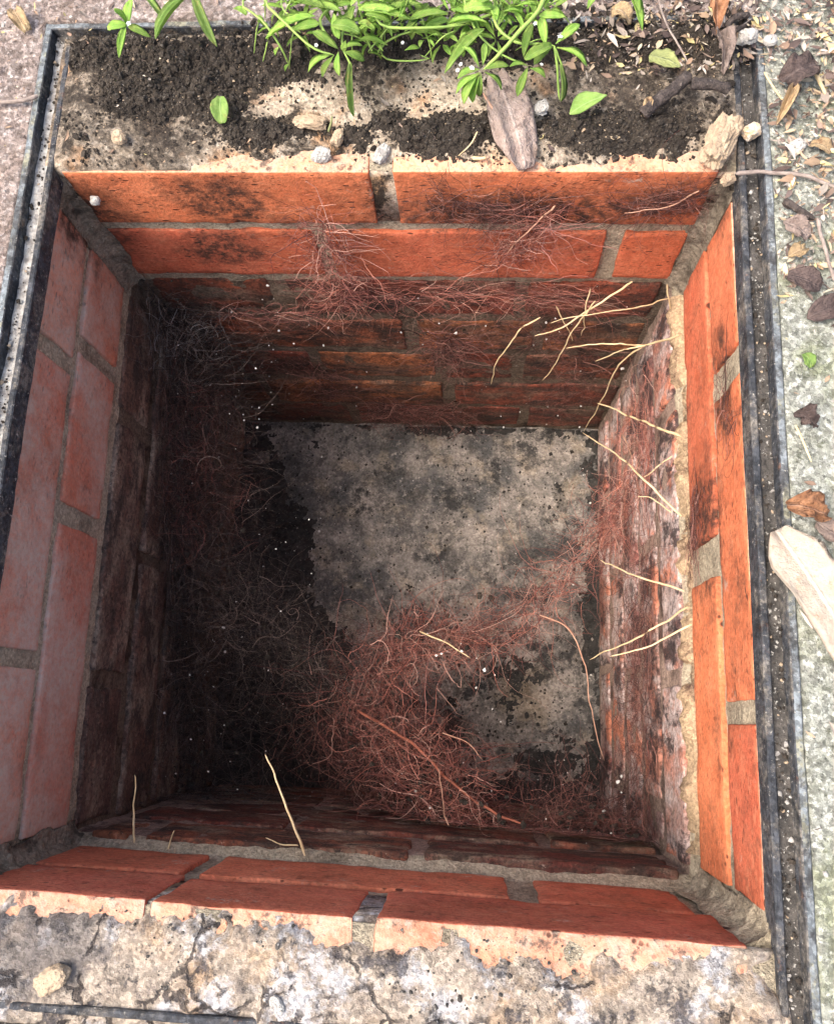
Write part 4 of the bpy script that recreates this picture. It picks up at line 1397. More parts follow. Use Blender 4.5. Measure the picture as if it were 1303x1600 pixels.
# earth held in the root masses
pp = []
for path, S, sp in ((pth[3:], 420, 0.016), (pth2, 300, 0.02), (pth3, 900, 0.035), (pth4, 250, 0.015), (P0, 250, 0.012)):
    st, d = along(path, S, sp, 0.3)
    pp.append(st)
pp = confine(np.vstack(pp))
V2, F2 = lumps(pp, np.clip(rng.gamma(1.8, 0.0006, len(pp)), 0.0004, 0.0034))
tag(link('root_soil', mesh_from('root_soil', V2, F2, False), M['soil']), 'dark earth crumbs held in the root masses', 'soil', kind='stuff')

# main root leaders through the tangle
def rod(name, pts, r0, r1, mat, label, cat, n=24, sides=6, wob=0.0, group=None, parent=None):
    Q = smooth_path(pts, n)
    if wob:
        Q = Q + wob * np.stack([fbm(Q + 5 * k, 60, 3, 200 + k) for k in range(3)], -1)
    R = np.linspace(r0, r1, n) * (1 + (0.15 if r0 < 0.0018 else 0.28) * fbm(Q, 300, 2, 9))
    R[0] *= 0.55
    R[-1] *= 0.3
    V, F = tubes(Q[None], R[None], sides)
    if parent is not None:
        return link(name, mesh_from(name, V - np.array(parent.location), F), mat, parent)
    return tag(link(name, mesh_from(name, V, F), mat), label, cat, group)


rod('root', [at(560, 1110, -.33), at(640, 1160, -.30), at(690, 1210, -.28), at(760, 1265, -.25), at(820, 1290, -.24)], 0.0016, 0.0009, M['root'], 'thick woody root slanting down through the central tangle', 'root', wob=0.002)

# pale individual roots and straws: pixel track with heights
BK = lambda u, v, g: aty(u, v, -g)
RT = lambda u, v, g: atx(u, v, XR_LOW - g)
PALE = [
    ([BK(988, 441, .02), BK(930, 475, .035), BK(880, 510, .045), BK(835, 525, .045)], .0011, 'long straw root reaching left from the far right corner under the second course', 's'),
    ([BK(930, 470, .04), BK(900, 510, .045), BK(875, 555, .05), BK(846, 595, .05)], .0008, 'straw root bending down from the long corner root', 's'),
    ([BK(845, 495, .03), BK(805, 525, .035), BK(775, 570, .04), BK(768, 600, .04)], .0009, 'curved straw root hanging farthest left among the corner roots', 's'),
    ([BK(1045, 468, .02), BK(980, 482, .035), BK(900, 492, .045), BK(860, 505, .045)], .0007, 'thin straw root running level below the corner', 's'),
    ([RT(1062, 525, .003), BK(1010, 538, .06), BK(960, 535, .06), BK(885, 544, .05)], .0011, 'forked straw root reaching level across the far right corner', 's'),
    ([BK(1010, 538, .06), BK(975, 545, .06), BK(932, 565, .055)], .0009, 'short lower fork of straw root in the far right corner', 's'),
    ([BK(1005, 540, .06), BK(966, 570, .06), BK(940, 625, .06), BK(912, 675, .06)], .0009, 'straw root curving down towards the floor beside the right wall', 's'),
    ([BK(1044, 445, .012), BK(1046, 480, .02), BK(1060, 524, .02)], .0009, 'short upright straw root at the far right corner', 's'),
    ([RT(1064, 684, .002), RT(1000, 658, .022), RT(934, 628, .045)], .0013, 'thickest straight straw stalk, upper of the pair beside the far right', 's'),
    ([RT(1064, 806, .002), RT(1005, 748, .025), RT(970, 715, .035), RT(910, 676, .055)], .0011, 'long straw stalk leaning out from the right wall towards the floor corner', 's'),
    ([RT(1050, 800, .004), RT(1020, 780, .015), RT(998, 774, .025)], .0007, 'short pale stalk under the long leaning one on the right wall', 's'),
    ([RT(1050, 712, .004), RT(1005, 745, .02)], .0007, 'short pale stalk crossing the long leaning one', 's'),
    ([RT(1070, 924, .002), RT(1000, 900, .03), RT(936, 874, .05)], .0010, 'straw stalk above the close pair on the right wall', 's'),
    ([RT(1075, 948, .002), RT(1010, 990, .03), RT(922, 1030, .055)], .0010, 'upper straw stalk of the close pair on the right wall', 's'),
    ([RT(1080, 975, .002), RT(1030, 1003, .02), RT(952, 1029, .05)], .0010, 'lower straw stalk of the close pair on the right wall', 's'),
    ([at(842, 960, -.33), at(890, 985, -.33), at(915, 1050, -.33), at(925, 1120, -.33), at(945, 1190, -.32)], .0009, 'long pink-white root curving down over the floor at the right', 'p'),
    ([at(655, 986, -.32), at(700, 1005, -.315), at(735, 1028, -.31)], .0011, 'pale stub of root on top of the central tangle', 's'),
    ([at(690, 1145, -.28), at(730, 1160, -.28), at(752, 1186, -.28)], .0007, 'pinkish root hooking right out of the central tangle', 'p'),
    ([at(478, 578, -.36), at(560, 568, -.355), at(640, 560, -.35), at(700, 570, -.35)], .0007, 'dull thin root lying across the middle of the far wall', 'b'),
    ([at(476, 1338, -.145), at(448, 1262, -.145), at(430, 1215, -.15), at(413, 1180, -.15)], .0013, 'tall straw stalk standing on the near wall bricks', 's'),
    ([at(209, 1318, -.145), at(210, 1265, -.15), at(209, 1210, -.15)], .0010, 'straight straw stalk standing near the left end of the near wall', 's'),
    ([at(262, 1328, -.145), at(270, 1301, -.15)], .0007, 'tiny straw stub between the two stalks of the near wall', 's'),
    ([at(464, 1322, -.145), at(440, 1318, -.15), at(416, 1310, -.15)], .0007, 'short straw lying beside the tall stalk on the near wall', 's'),
    ([on_back(1095, 297, .004), on_back(1040, 325, .010), on_back(975, 333, .012)], .0007, 'thin pinkish root looping over the right end of the top far bricks', 'p'),
    ([on_back(866, 320, .008), on_back(835, 352, .012), on_back(790, 395, .012)], .0009, 'pinkish root slanting down across the far wall right of centre', 'p'),
    ([BK(920, 450, .02), BK(915, 490, .03), BK(908, 525, .03)], .0007, 'thin upright pale root under the second far course', 's'),
    ([BK(870, 478, .03), BK(885, 510, .035), BK(895, 533, .035)], .0007, 'short pale root dropping left of the corner fork', 's'),
    ([at(800, 430, -.15), at(770, 452, -.17), at(735, 500, -.2)], .0005, 'faint pinkish rootlet below the far wall joint', 'p'),
    ([RT(975, 680, .01), RT(985, 710, .008), RT(990, 735, .006)], .0006, 'faint pale rootlet on the old right wall', 'p'),
    ([at(700, 1290, -.2), at(690, 1250, -.24), at(685, 1200, -.26)], .0009, 'pale root rising from the near wall into the central tangle', 'p'),
]
for pts, r, lab, kd in PALE:
    rod('pale_root' if kd != 'b' else 'thin_root', pts, r * 0.9, r * 0.45, M['straw'] if kd == 's' else M['straw_pink'] if kd == 'p' else M['root_brown'], lab, 'root', 22, 5, 0.0022)

# white grit caught on roots and walls
pp = []
for (u0, u1, v0, v1, z0, z1, n_) in ((190, 460, 460, 700, -.30, -.17, 90), (250, 520, 700, 1250, -.34, -.24, 90), (330, 680, 440, 680, -.99, 0, 60), (680, 1000, 440, 680, -.99, 0, 60), (560, 800, 980, 1290, -.32, -.26, 45), (840, 1040, 1180, 1330, -.27, -.22, 45), (480, 930, 690, 1200, -.525, -.522, 90)):
    for _ in range(n_):
        u, v = random.uniform(u0, u1), random.uniform(v0, v1)
        pp.append(on_back(u, v, 0.004 + random.random() * .008) if z0 < -.9 else at(u, v, random.uniform(z0, z1)))
pp = np.array(pp)
pr = np.clip(rng.gamma(1.6, 0.00028, len(pp)), 0.00020, 0.0015)
V2, F2 = lumps(pp, pr)
tag(link('white_grit', mesh_from('white_grit', V2, F2, False), M['speck']), 'white specks of grit caught on the roots and old walls', 'grit', kind='stuff')


# ------------------------------------------------------------------ leaves and litter that can be told apart
def leaf_mesh(name, prof, n=10, m=4, fold=0.18, arch=0.12, wave=0.0, thick=0.0, seed=0):
    """unit leaf: x 0..1, width from prof(t), folded at the midrib, arched"""
    V, F = [], []
    cols = 2 * m + 1
    for i in range(n + 1):
        t = i / n
        w = prof(t)
        for j in range(-m, m + 1):
            y = w * j / m
            z = arch * math.sin(math.pi * t) + fold * abs(y) + wave * float(fbm(np.array([t * 2, y * 3, seed]), 2.2, 3, seed)) * (0.3 + abs(j) / m)
            V.append((t, y, z))
    V = np.array(V)
    for i in range(n):
        for j in range(cols - 1):
            a = i * cols + j
            F.append((a, a + cols, a + cols + 1, a + 1))
    if thick > 0:
        nv = len(V)
        V = np.vstack([V, V - np.array([0, 0, thick])])
        F2 = [tuple(nv + k for k in reversed(f)) for f in F]
        ring = [j for j in range(cols)] + [i * cols + cols - 1 for i in range(1, n + 1)] + [n * cols + j for j in range(cols - 2, -1, -1)] + [i * cols for i in range(n - 1, 0, -1)]
        sides = [(ring[k], ring[(k + 1) % len(ring)], nv + ring[(k + 1) % len(ring)], nv + ring[k]) for k in range(len(ring))]
        F = F + F2 + sides
    return mesh_from(name, V, F)


def leaf_matrix(base, tip, width_scale, up=(0, 0, 1), roll=0.0, hscale=None):
    b, t = Vector(base), Vector(tip)
    x = t - b
    L = x.length
    x.normalize()
    u = Vector(up)
    y = u.cross(x)
    y.normalize()
    z = x.cross(y)
    y2 = y * math.cos(roll) + z * math.sin(roll)
    z2 = x.cross(y2)
    h = hscale if hscale is not None else L
    m = Matrix(((x.x * L, y2.x * width_scale, z2.x * h, b.x), (x.y * L, y2.y * width_scale, z2.y * h, b.y), (x.z * L, y2.z * width_scale, z2.z * h, b.z), (0, 0, 0, 1)))
    return m


def put_leaf(name, me, base, tip, width, parent=None, mat=None, **kw):
    o = bpy.data.objects.new(name, me)
    COL.objects.link(o)
    Mx = leaf_matrix(base, tip, width, **kw)
    if parent is not None:
        o.parent = parent
        Mx = Matrix.Translation(-Vector(parent.location)) @ Mx
    o.matrix_local = Mx
    if mat is not None and not me.materials:
        me.materials.append(mat)
    return o


lance = lambda t: 0.5 * (0.06 + 0.94 * math.sin(math.pi * min(1, t ** 0.75)) ** 0.8) if t < 0.999 else 0.02
oblance = lambda t: 0.5 * max(0.05, math.sin(math.pi * t ** 1.35) ** 0.75) if 0 < t < 0.995 else 0.03
round_end = lambda t: 0.5 * max(0.12, (math.sin(math.pi * min(0.97, 0.05 + 0.9 * t ** 1.1))) ** 0.55)
strap = lambda t: 0.5 * (0.55 + 0.45 * math.sin(math.pi * t)) * (1 - 0.85 * max(0, (t - 0.8) / 0.2) ** 2)

dead = leaf_mesh('leaf', round_end, 16, 6, 0.10, 0.10, 0.10, 0.03, 3)


def dead_leaf(name, me_args, mat, base, tip, width, label, cat='leaf', seed=1, **kw):
    prof, fold, arch, wave = me_args
    me = leaf_mesh(name, prof, 14, 6, fold, arch, wave, 0.025, seed)
    me.materials.append(mat)
    o = put_leaf(name, me, base, tip, width, **kw)
    return tag(o, label, cat)


dead_leaf('dead_leaf', (round_end, 0.05, 0.06, 0.14), M['grey_leaf'], at(775, 112, .018), at(822, 262, .006), 0.030, 'large grey-brown withered leaf draped over the back ledge', seed=3)
dead_leaf('green_leaf', (oblance, 0.25, 0.10, 0.05), M['leaf_pale'], at(948, 148, .020), at(890, 178, .012), 0.013, 'single fallen green leaf lying on the black soil', seed=4)
dead_leaf('green_leaf', (round_end, 0.30, 0.15, 0.10), M['leaf_pale'], at(345, 150, .016), at(347, 192, .010), 0.012, 'small torn pale green leaf on the sandy ledge at the left', seed=5)
dead_leaf('mottled_leaf', (lance, 0.10, 0.08, 0.10), M['olive_leaf'], at(1014, 86, .020), at(1064, 104, .020), 0.014, 'mottled yellow-green leaf on the dark soil at the back right', seed=6)
dead_leaf('curled_leaf', (lance, 0.60, 0.20, 0.25), M['brown_leaf'], at(1113, -8, .022), at(1118, 55, .022), 0.012, 'curled reddish dead leaf at the top edge behind the frame', seed=7)
dead_leaf('curled_leaf', (lance, 0.70, 0.25, 0.25), M['grey_leaf'], at(1120, 52, .020), at(1130, 118, .018), 0.012, 'curled pale pod-like dead leaf below the reddish one', seed=8)
dead_leaf('petal', (lambda t: 0.5 * min(1.0, max(0.10, t / 0.20) ** 0.5) * (1 - 0.25 * t), 0.10, 0.04, 0.05), M['petal_pale'], at(1214, 828, .014), at(1345, 1035, .020), 0.032, 'big cream petal lying across the right-hand path', 'petal', seed=9)
dead_leaf('crumpled_leaf', (round_end, 0.55, 0.30, 0.45), M['brown_leaf'], at(1228, 790, .013), at(1292, 806, .013), 0.019, 'crumpled orange-brown leaf above the cream petal', seed=10)
dead_leaf('dead_leaf', (lance, 0.2, 0.1, 0.2), M['grey_leaf'], at(1275, 815, .012), at(1320, 850, .012), 0.012, 'pinkish-grey scrap of leaf beside the crumpled brown one', seed=11)
dead_leaf('dark_leaf', (round_end, 0.25, 0.12, 0.2), M['purple_leaf'], at(1228, 430, .013), at(1282, 450, .012), 0.015, 'dark purple-brown leaf on the path, upper of two', seed=12)
dead_leaf('dark_leaf', (lance, 0.25, 0.12, 0.25), M['purple_leaf'], at(1262, 496, .012), at(1325, 474, .012), 0.016, 'dark purple-brown leaf on the path, lower of two', seed=13)
dead_leaf('dark_leaf', (round_end, 0.2, 0.15, 0.3), M['purple_leaf'], at(1222, 125, .018), at(1275, 100, .018), 0.022, 'broad dark dead leaf amid the scraps at the upper right', seed=14)
dead_leaf('dark_sprig', (lance, 0.5, 0.2, 0.5), M['purple_leaf'], at(1240, 645, .012), at(1278, 668, .012), 0.012, 'small dark shrivelled leaf on the bare concrete', seed=15)
dead_leaf('tan_leaf', (round_end, 0.3, 0.2, 0.3), M['tan_leaf'], at(22, 14, .014), at(42, 48, .013), 0.012, 'tan curled leaf on the ground at the far upper left', seed=16)
dead_leaf('tan_leaf', (lance, 0.6, 0.2, 0.1), M['tan_leaf'], at(1213, 195, .014), at(1240, 133, .014), 0.007, 'long curved tan husk on the right-hand path', seed=17)
dead_leaf('tan_leaf', (round_end, 0.3, 0.2, 0.2), M['tan_leaf'], at(1266, 224, .013), at(1298, 238, .013), 0.010, 'yellowish broken leaf right of the grey pebble', seed=18)
dead_leaf('tan_leaf', (lance, 0.4, 0.25, 0.3), M['tan_leaf'], at(955, 12, .022), at(985, 38, .018), 0.014, 'folded tan leaf under the small green blade at the back', seed=19)
dead_leaf('tan_leaf', (lance, 0.4, 0.25, 0.3), M['tan_leaf'], at(1016, 150, .022), at(1006, 182, .016), 0.006, 'thin tan scrap beside the thick dark stick', seed=20)
dead_leaf('green_scrap', (round_end, 0.3, 0.2, 0.2), M['leaf_pale'], at(1256, 552, .013), at(1268, 574, .013), 0.008, 'tiny bright green scrap on the pale concrete', seed=21)
dead_leaf('grey_leaf', (round_end, 0.3, 0.2, 0.3), M['grey_leaf'], at(1225, 345, .013), at(1262, 372, .013), 0.014, 'pinkish grey leaf scrap beside the dark bark sliver', seed=22)
dead_leaf('tan_leaf', (lance, 0.4, 0.25, 0.3), M['tan_leaf'], at(1232, 400, .013), at(1262, 388, .013), 0.010, 'buff leaf scrap just above the dark purple leaves', seed=23)


def stone(name, c, sx, sy, sz, mat, label, cat, seed, rz=0.0, rough=0.3):
    o = link(name, stone_mesh(name, sx * 0.9, sy * 0.9, sz * 0.85, seed, rough, 4), mat)
    o.location = c
    o.rotation_euler = (0, 0, rz)
    return tag(o, label, cat)


stone('mortar_chunk', at(1126, 220, .012), 0.0105, 0.0225, 0.010, M['sandy'], 'elongated sandy mortar chunk in the back right corner', 'mortar', 61, -0.42, 0.5)
stone('mortar_chunk', at(1138, 279, .004), 0.0050, 0.0040, 0.004, M['sandy'], 'small sandy mortar crumb at the tip of the back right corner', 'mortar', 62, 0.3, 0.5)
stone('stone', at(1173, 205, .010), 0.0064, 0.0056, 0.005, M['rust_stone'], 'angular stone with a rusty patch resting on the frame', 'stone', 63, 0.5, 0.45)
stone('pebble', at(1244, 228, .012), 0.0062, 0.0050, 0.004, M['stone'], 'grey pebble on the right-hand path among the scraps', 'pebble', 64, 0.8, 0.45)
stone('pebble', at(1170, 57, .020), 0.0075, 0.0050, 0.005, M['stone'], 'pale pitted stone between the curled sticks behind the frame', 'pebble', 65, 0.1, 0.5)
stone('pebble', at(1204, 62, .016), 0.0050, 0.0045, 0.003, M['stone'], 'smooth grey pebble right of the pale pitted stone', 'pebble', 66, 0.1, 0.2)
stone('pebble', at(597, 240, .003), 0.0046, 0.0070, 0.0045, M['stone'], 'grey pebble sitting above the middle joint of the far wall', 'pebble', 67, -0.4, 0.45)
stone('pebble', at(503, 241, .003), 0.0066, 0.0048, 0.004, M['stone'], 'crusty grey pebble on the brick edge left of the middle joint', 'pebble', 68, 0.3, 0.5)
stone('pebble', at(528, 214, .007), 0.0040, 0.0070, 0.004, M['sandy'], 'upright tan fragment behind the crusty grey pebble', 'pebble', 69, -0.3, 0.4)
stone('mortar_chunk', at(486, 191, .008), 0.0125, 0.0052, 0.004, M['sandy'], 'long flat sandy fragment on the soil under the plant', 'mortar', 70, -0.1, 0.4)
stone('pebble', at(149, 313, -.020), 0.0040, 0.0034, 0.004, M['stone'], 'pale pebble stuck in the far left corner of the brickwork', 'pebble', 71, 0, 0.3)
stone('pebble', at(186, 214, .011), 0.0050, 0.0046, 0.004, M['sandy'], 'tan lump on the left end of the back ledge', 'pebble', 72, 0, 0.5)
stone('pebble', at(846, 168, .014), 0.0050, 0.0050, 0.004, M['stone'], 'grey lump on the edge of the withered grey leaf', 'pebble', 73, 0, 0.5)
stone('pebble', at(80, 1532, .006), 0.0110, 0.0070, 0.006, M['sandy'], 'rounded tan pebble set in the near ledge at the left', 'pebble', 74, 0.6, 0.3)
stone('pebble', at(432, 1570, .005), 0.0040, 0.0050, 0.003, M['stone'], 'small pale pebble on the near ledge', 'pebble', 75, 0.6, 0.3)

rod('dark_stick', [at(1005, 182, .018), at(1038, 152, .020), at(1078, 118, .022)], 0.0042, 0.0040, M['stick'], 'thick dark stick lying aslant on the black soil', 'stick', 20, 10, 0.003)
rod('dark_stick', [at(1080, 132, .022), at(1110, 134, .022), at(1142, 140, .022)], 0.0036, 0.0034, M['stick'], 'short dark stick pointing right beside the thick one', 'stick', 16, 10, 0.002)
rod('dark_stick', [at(1132, 42, .022), at(1150, 26, .026), at(1172, 22, .024)], 0.0024, 0.0018, M['stick'], 'dark curled stick above the pale pitted stone', 'stick', 16, 8, 0.002)
rod('dark_stick', [at(1136, 60, .022), at(1150, 46, .024), at(1166, 38, .022)], 0.0020, 0.0014, M['stick'], 'dark curled stick hugging the pale pitted stone', 'stick', 16, 8, 0.002)
rod('bark_sliver', [at(1226, 312, .014), at(1246, 326, .015), at(1272, 342, .014)], 0.0026, 0.0018, M['stick'], 'dark sliver of bark on the right-hand path', 'bark', 14, 8, 0.002)
rod('twig', [at(1150, 272, .013), at(1200, 268, .0135), at(1260, 275, .0135), at(1310, 290, .013)], 0.0014, 0.0012, M['twig'], 'thin twig lying across the right side of the frame', 'twig', 26, 7, 0.002)
rod('twig', [at(-8, 159, .013), at(30, 158, .0135), at(60, 150, .0125)], 0.0017, 0.0014, M['twig'], 'grey twig pointing at the left side of the frame', 'twig', 18, 7, 0.0015)
rod('twig', [at(1028, 0, .024), at(1042, 40, .026), at(1075, 94, .022)], 0.0008, 0.0006, M['twig'], 'thin dry stalk slanting behind the mottled leaf', 'twig', 18, 6, 0.0015)
rod('twig', [at(1276, 340, .014), at(1290, 390, .014), at(1300, 440, .013)], 0.0014, 0.0010, M['twig'], 'pinkish twig at the right edge above the dark leaves', 'twig', 18, 6, 0.0015)
rod('straw', [at(1194, 112, .016), at(1208, 135, .016), at(1224, 158, .014)], 0.0008, 0.0006, M['straw'], 'pale straw lying beside the frame at the upper right', 'straw', 14, 6)
rod('straw', [at(1274, 112, .015), at(1283, 132, .015), at(1292, 150, .014)], 0.0016, 0.0010, M['straw'], 'short thick straw at the upper right edge', 'straw', 14, 6)
rod('straw', [at(1243, 664, .012), at(1255, 690, .012), at(1268, 722, .012)], 0.0009, 0.0006, M['straw'], 'pale straw below the small shrivelled leaf', 'straw', 14, 6)
rod('straw', [at(755, 145, .022), at(780, 190, .016), at(776, 225, .010)], 0.0009, 0.0006, M['straw_pink'], 'reddish stalk along the left edge of the withered grey leaf', 'straw', 14, 6)
rod('straw', [at(746, 205, .012), at(735, 225, .010), at(716, 243, .006)], 0.0006, 0.0004, M['straw'], 'thin straw lying on the far brick edge', 'straw', 14, 6)
rod('straw', [at(738, 246, .003), at(748, 247, .003), at(760, 246, .003)], 0.0014, 0.0010, M['straw'], 'short buff chip on the far brick edge', 'straw', 10, 6)
rod('sprout', [at(513, 205, .008), at(517, 192, .012), at(519, 180, .014)], 0.0010, 0.0005, M['olive_leaf'], 'tiny yellow sprout on the soil under the plant', 'sprout', 10, 6)

# ------------------------------------------------------------------ weeds growing behind the frame
NARROW = leaf_mesh('leaf', oblance, 8, 2, 0.22, 0.10, 0.04, 0.012, 31)
BROAD = leaf_mesh('leaf', round_end, 8, 3, 0.20, 0.12, 0.08, 0.012, 32)
BLADE = leaf_mesh('leaf', strap, 9, 2, 0.35, 0.06, 0.02, 0.012, 33)
LANCE = leaf_mesh('leaf', lance, 8, 2, 0.22, 0.08, 0.03, 0.012, 34)
for me in (NARROW, BROAD, LANCE):
    me.materials.append(M['leaf'])
BLADE.materials.append(M['leaf_pale'])
FLOWER_V, FLOWER_F = [], []
for k in range(5):
    a = k * 2 * math.pi / 5
    c, s = math.cos(a), math.sin(a)
    o0 = len(FLOWER_V)
    for (r, w, z) in ((0.15, 0.15, 0.1), (0.6, 0.38, 0.28), (1.0, 0.12, 0.2)):
        for sg in (-1, 1):
            FLOWER_V.append((r * c - sg * w * s, r * s + sg * w * c, z))
    FLOWER_F += [(o0, o0 + 1, o0 + 3, o0 + 2), (o0 + 2, o0 + 3, o0 + 5, o0 + 4)]
b0 = len(FLOWER_V)
v_, f_ = ico()
FLOWER_V += [tuple(0.3 * x) for x in v_]
FLOWER_F += [tuple(int(b0 + i) for i in f) for f in f_]
FLOWER = mesh_from('flower', FLOWER_V, FLOWER_F)
FLOWER.materials.append(M['petal'])


def plant(label, base, name='weed'):
    o = link(name, None, loc=tuple(base))
    return tag(o, label, 'plant', 'green weeds behind the frame')


def leaves(pl, items):
    for (me, u0, v0, z0, u1, v1, z1, w) in items:
        put_leaf('leaf', me, at(u0, v0, z0), at(u1, v1, z1), w * 0.85, pl, roll=random.uniform(-0.4, 0.4))


def stems(pl, items):
    for (pts, r) in items:
        rod('stem', [at(*p) for p in pts], r, r * 0.7, M['stem'], None, None, 16, 5, 0.0008, parent=pl)


def flowers(pl, items):
    for (u, v, z, s) in items:
        o = bpy.data.objects.new('flower', FLOWER)
        COL.objects.link(o)
        o.parent = pl
        o.location = Vector(at(u, v, z)) - pl.location
        o.scale = (s, s, s)
        o.rotation_euler = (random.uniform(-.4, .4), random.uniform(-.4, .4), random.uniform(0, 6))


g = lambda u, v: at(u, v, 0.0115)
# seedling at the left
pa = plant('small weed with five leaves at the back left, leftmost green plant', g(215, -90))
stems(pa, [([(215, -90, .0115), (210, -50, .045), (197, 35, .05)], .0008)])
leaves(pa, [(LANCE, 199, 38, .05, 207, -4, .055, .0078), (BROAD, 198, 38, .05, 168, 44, .05, .0075), (BROAD, 198, 36, .05, 178, 14, .06, .007), (LANCE, 200, 40, .05, 236, 58, .045, .0062), (LANCE, 196, 40, .05, 186, 90, .04, .0060)])
flowers(pa, [(201, 36, .052, .0016)])
pb = plant('weed with two crossing bright blades, second green plant from the left', g(270, -90))
stems(pb, [([(270, -90, .0115), (268, -40, .04), (272, -10, .05)], .0009)])
leaves(pb, [(BLADE, 222, -12, .055, 256, 32, .045, .0056), (BLADE, 294, -8, .055, 243, 60, .045, .0068)])
pc = plant('weed with a single bright blade hanging over the back rail', g(300, -80))
stems(pc, [([(300, -80, .0115), (302, -40, .05), (304, -12, .058)], .0009)])
leaves(pc, [(BLADE, 303, -14, .058, 339, 72, .042, .0078)])

# the big clump in the middle
pd = plant('bushy leafy weed hanging over the middle of the back rail', g(560, -60))
stems(pd, [
    ([(560, -60, .0115), (470, -40, .04), (380, 0, .05), (408, 30, .05), (438, 72, .042), (453, 102, .025)], .0009),
    ([(560, -60, .0115), (470, -50, .05), (413, -6, .06), (450, 40, .06), (492, 76, .055), (522, 86, .05)], .0010),
    ([(560, -60, .0115), (540, -10, .05), (500, 30, .055), (528, 76, .052)], .0012),
    ([(560, -60, .0115), (580, 0, .06), (600, 40, .06), (680, 42, .055), (730, 38, .05)], .0011),
    ([(560, -60, .0115), (560, 0, .05), (582, 80, .04), (604, 64, .04), (640, 50, .045), (700, 52, .045)], .0009),
    ([(560, -60, .0115), (600, 10, .05), (595, 80, .035), (625, 94, .03), (668, 92, .03)], .0007),
    ([(560, -60, .0115), (640, -10, .05), (668, 60, .04), (672, 90, .03), (655, 84, .03)], .0006),
    ([(560, -60, .0115), (620, 0, .06), (608, 40, .05), (575, 80, .045)], .0008),
    ([(560, -60, .0115), (540, 30, .05), (535, 70, .05), (549, 104, .045)], .0009),
    ([(440, -20, .05), (440, 10, .05), (455, 25, .05)], .0006), ([(465, -20, .05), (448, 10, .05), (440, 30, .05)], .0006),
])
leaves(pd, [
    (NARROW, 528, 76, .052, 488, 48, .058, .0072), (NARROW, 520, 84, .05, 481, 112, .042, .0068), (NARROW, 522, 86, .05, 503, 120, .04, .0052), (NARROW, 529, 80, .052, 530, 118, .045, .0056),
    (NARROW, 536, 80, .052, 570, 94, .045, .0068), (NARROW, 534, 76, .052, 566, 70, .052, .0060), (BROAD, 518, 38, .062, 562, 50, .064, .0105), (LANCE, 500, 36, .058, 456, 46, .055, .0080),
    (LANCE, 492, 24, .06, 416, 60, .045, .0088), (BROAD, 505, 12, .065, 455, -2, .065, .0090), (BLADE, 549, 98, .046, 553, 182, .022, .0052), (BLADE, 548, 96, .046, 545, 140, .030, .0040),
    (LANCE, 530, 60, .055, 522, 20, .062, .0070), (NARROW, 540, 62, .055, 536, 80, .05, .0048), (LANCE, 560, 14, .062, 640, 30, .06, .0095), (LANCE, 548, 8, .062, 590, -20, .065, .0090),
    (LANCE, 600, 20, .062, 660, 6, .062, .0085), (LANCE, 610, 34, .06, 570, 22, .066, .0085), (BROAD, 585, 46, .06, 560, 34, .062, .0085), (LANCE, 640, 30, .058, 700, 20, .058, .0080),
    (LANCE, 640, 50, .05, 700, 62, .045, .0070), (NARROW, 605, 70, .045, 560, 62, .05, .0062), (NARROW, 575, 82, .045, 596, 92, .035, .0052), (NARROW, 632, 78, .04, 655, 74, .038, .0040),
    (LANCE, 520, 0, .06, 480, -20, .06, .0080), (LANCE, 480, -10, .055, 520, 16, .058, .0075), (LANCE, 660, 0, .055, 620, -20, .06, .0080), (BROAD, 385, 22, .045, 366, 12, .045, .0070),
    (NARROW, 413, 40, .045, 404, 22, .05, .0040), (NARROW, 436, 72, .042, 430, 86, .036, .0035), (NARROW, 452, 98, .027, 446, 112, .02, .0035),
])


def whorl(pl, u, v, z, n, r, w, meshes):
    a0 = random.uniform(0, 6.28)
    for i in range(n):
        a = a0 + i * 6.283 / n + random.uniform(-.25, .25)
        rr = r * random.uniform(0.75, 1.2)
        put_leaf('leaf', random.choice(meshes), at(u + 4 * math.cos(a), v + 4 * math.sin(a), z), at(u + rr * math.cos(a), v + rr * math.sin(a) * 0.9, z + random.uniform(-.010, .006)), w * random.uniform(0.38, 0.62), pl, roll=random.uniform(-.35, .35))


for (u, v, z, k, r, w) in ((600, 22, .05, 6, 44, .0085), (555, 4, .055, 6, 48, .0090), (652, 30, .045, 6, 42, .0080), (500, 10, .05, 6, 46, .0085), (448, 12, .045, 5, 34, .0065), (690, 66, .035, 5, 34, .0065), (580, 60, .04, 6, 36, .0070), (640, -6, .06, 6, 44, .0085), (424, 40, .035, 5, 22, .0045), (474, 52, .04, 5, 30, .0060)):
    whorl(pd, u, v, z, k, r, w, (NARROW, LANCE))
for _ in range(16):
    u, v = random.uniform(470, 700), random.uniform(-30, 34)
    a = random.uniform(0, 6.28)
    r = random.uniform(28, 58)
    z = random.uniform(.035, .06)
    put_leaf('leaf', random.choice((NARROW, LANCE, LANCE)), at(u, v, z), at(u + r * math.cos(a), v + r * math.sin(a) * 0.8, z + random.uniform(-.012, .01)), random.uniform(.0045, .0085), pd, roll=random.uniform(-.6, .6))
for _ in range(16):
    u, v = random.uniform(400, 690), random.uniform(-20, 50)
    z = random.uniform(.03, .055)
    du, dv = random.uniform(-70, 70), random.uniform(10, 60)
    rod('stem', [at(u, v, z), at(u + du * .5, v + dv * .3, z + .004), at(u + du, v + dv, z - .012)], .00055, .0004, M['stem'], None, None, 12, 5, 0.001, parent=pd)
flowers(pd, [(494, 70, .05, .0013), (629, 66, .042, .0012)])

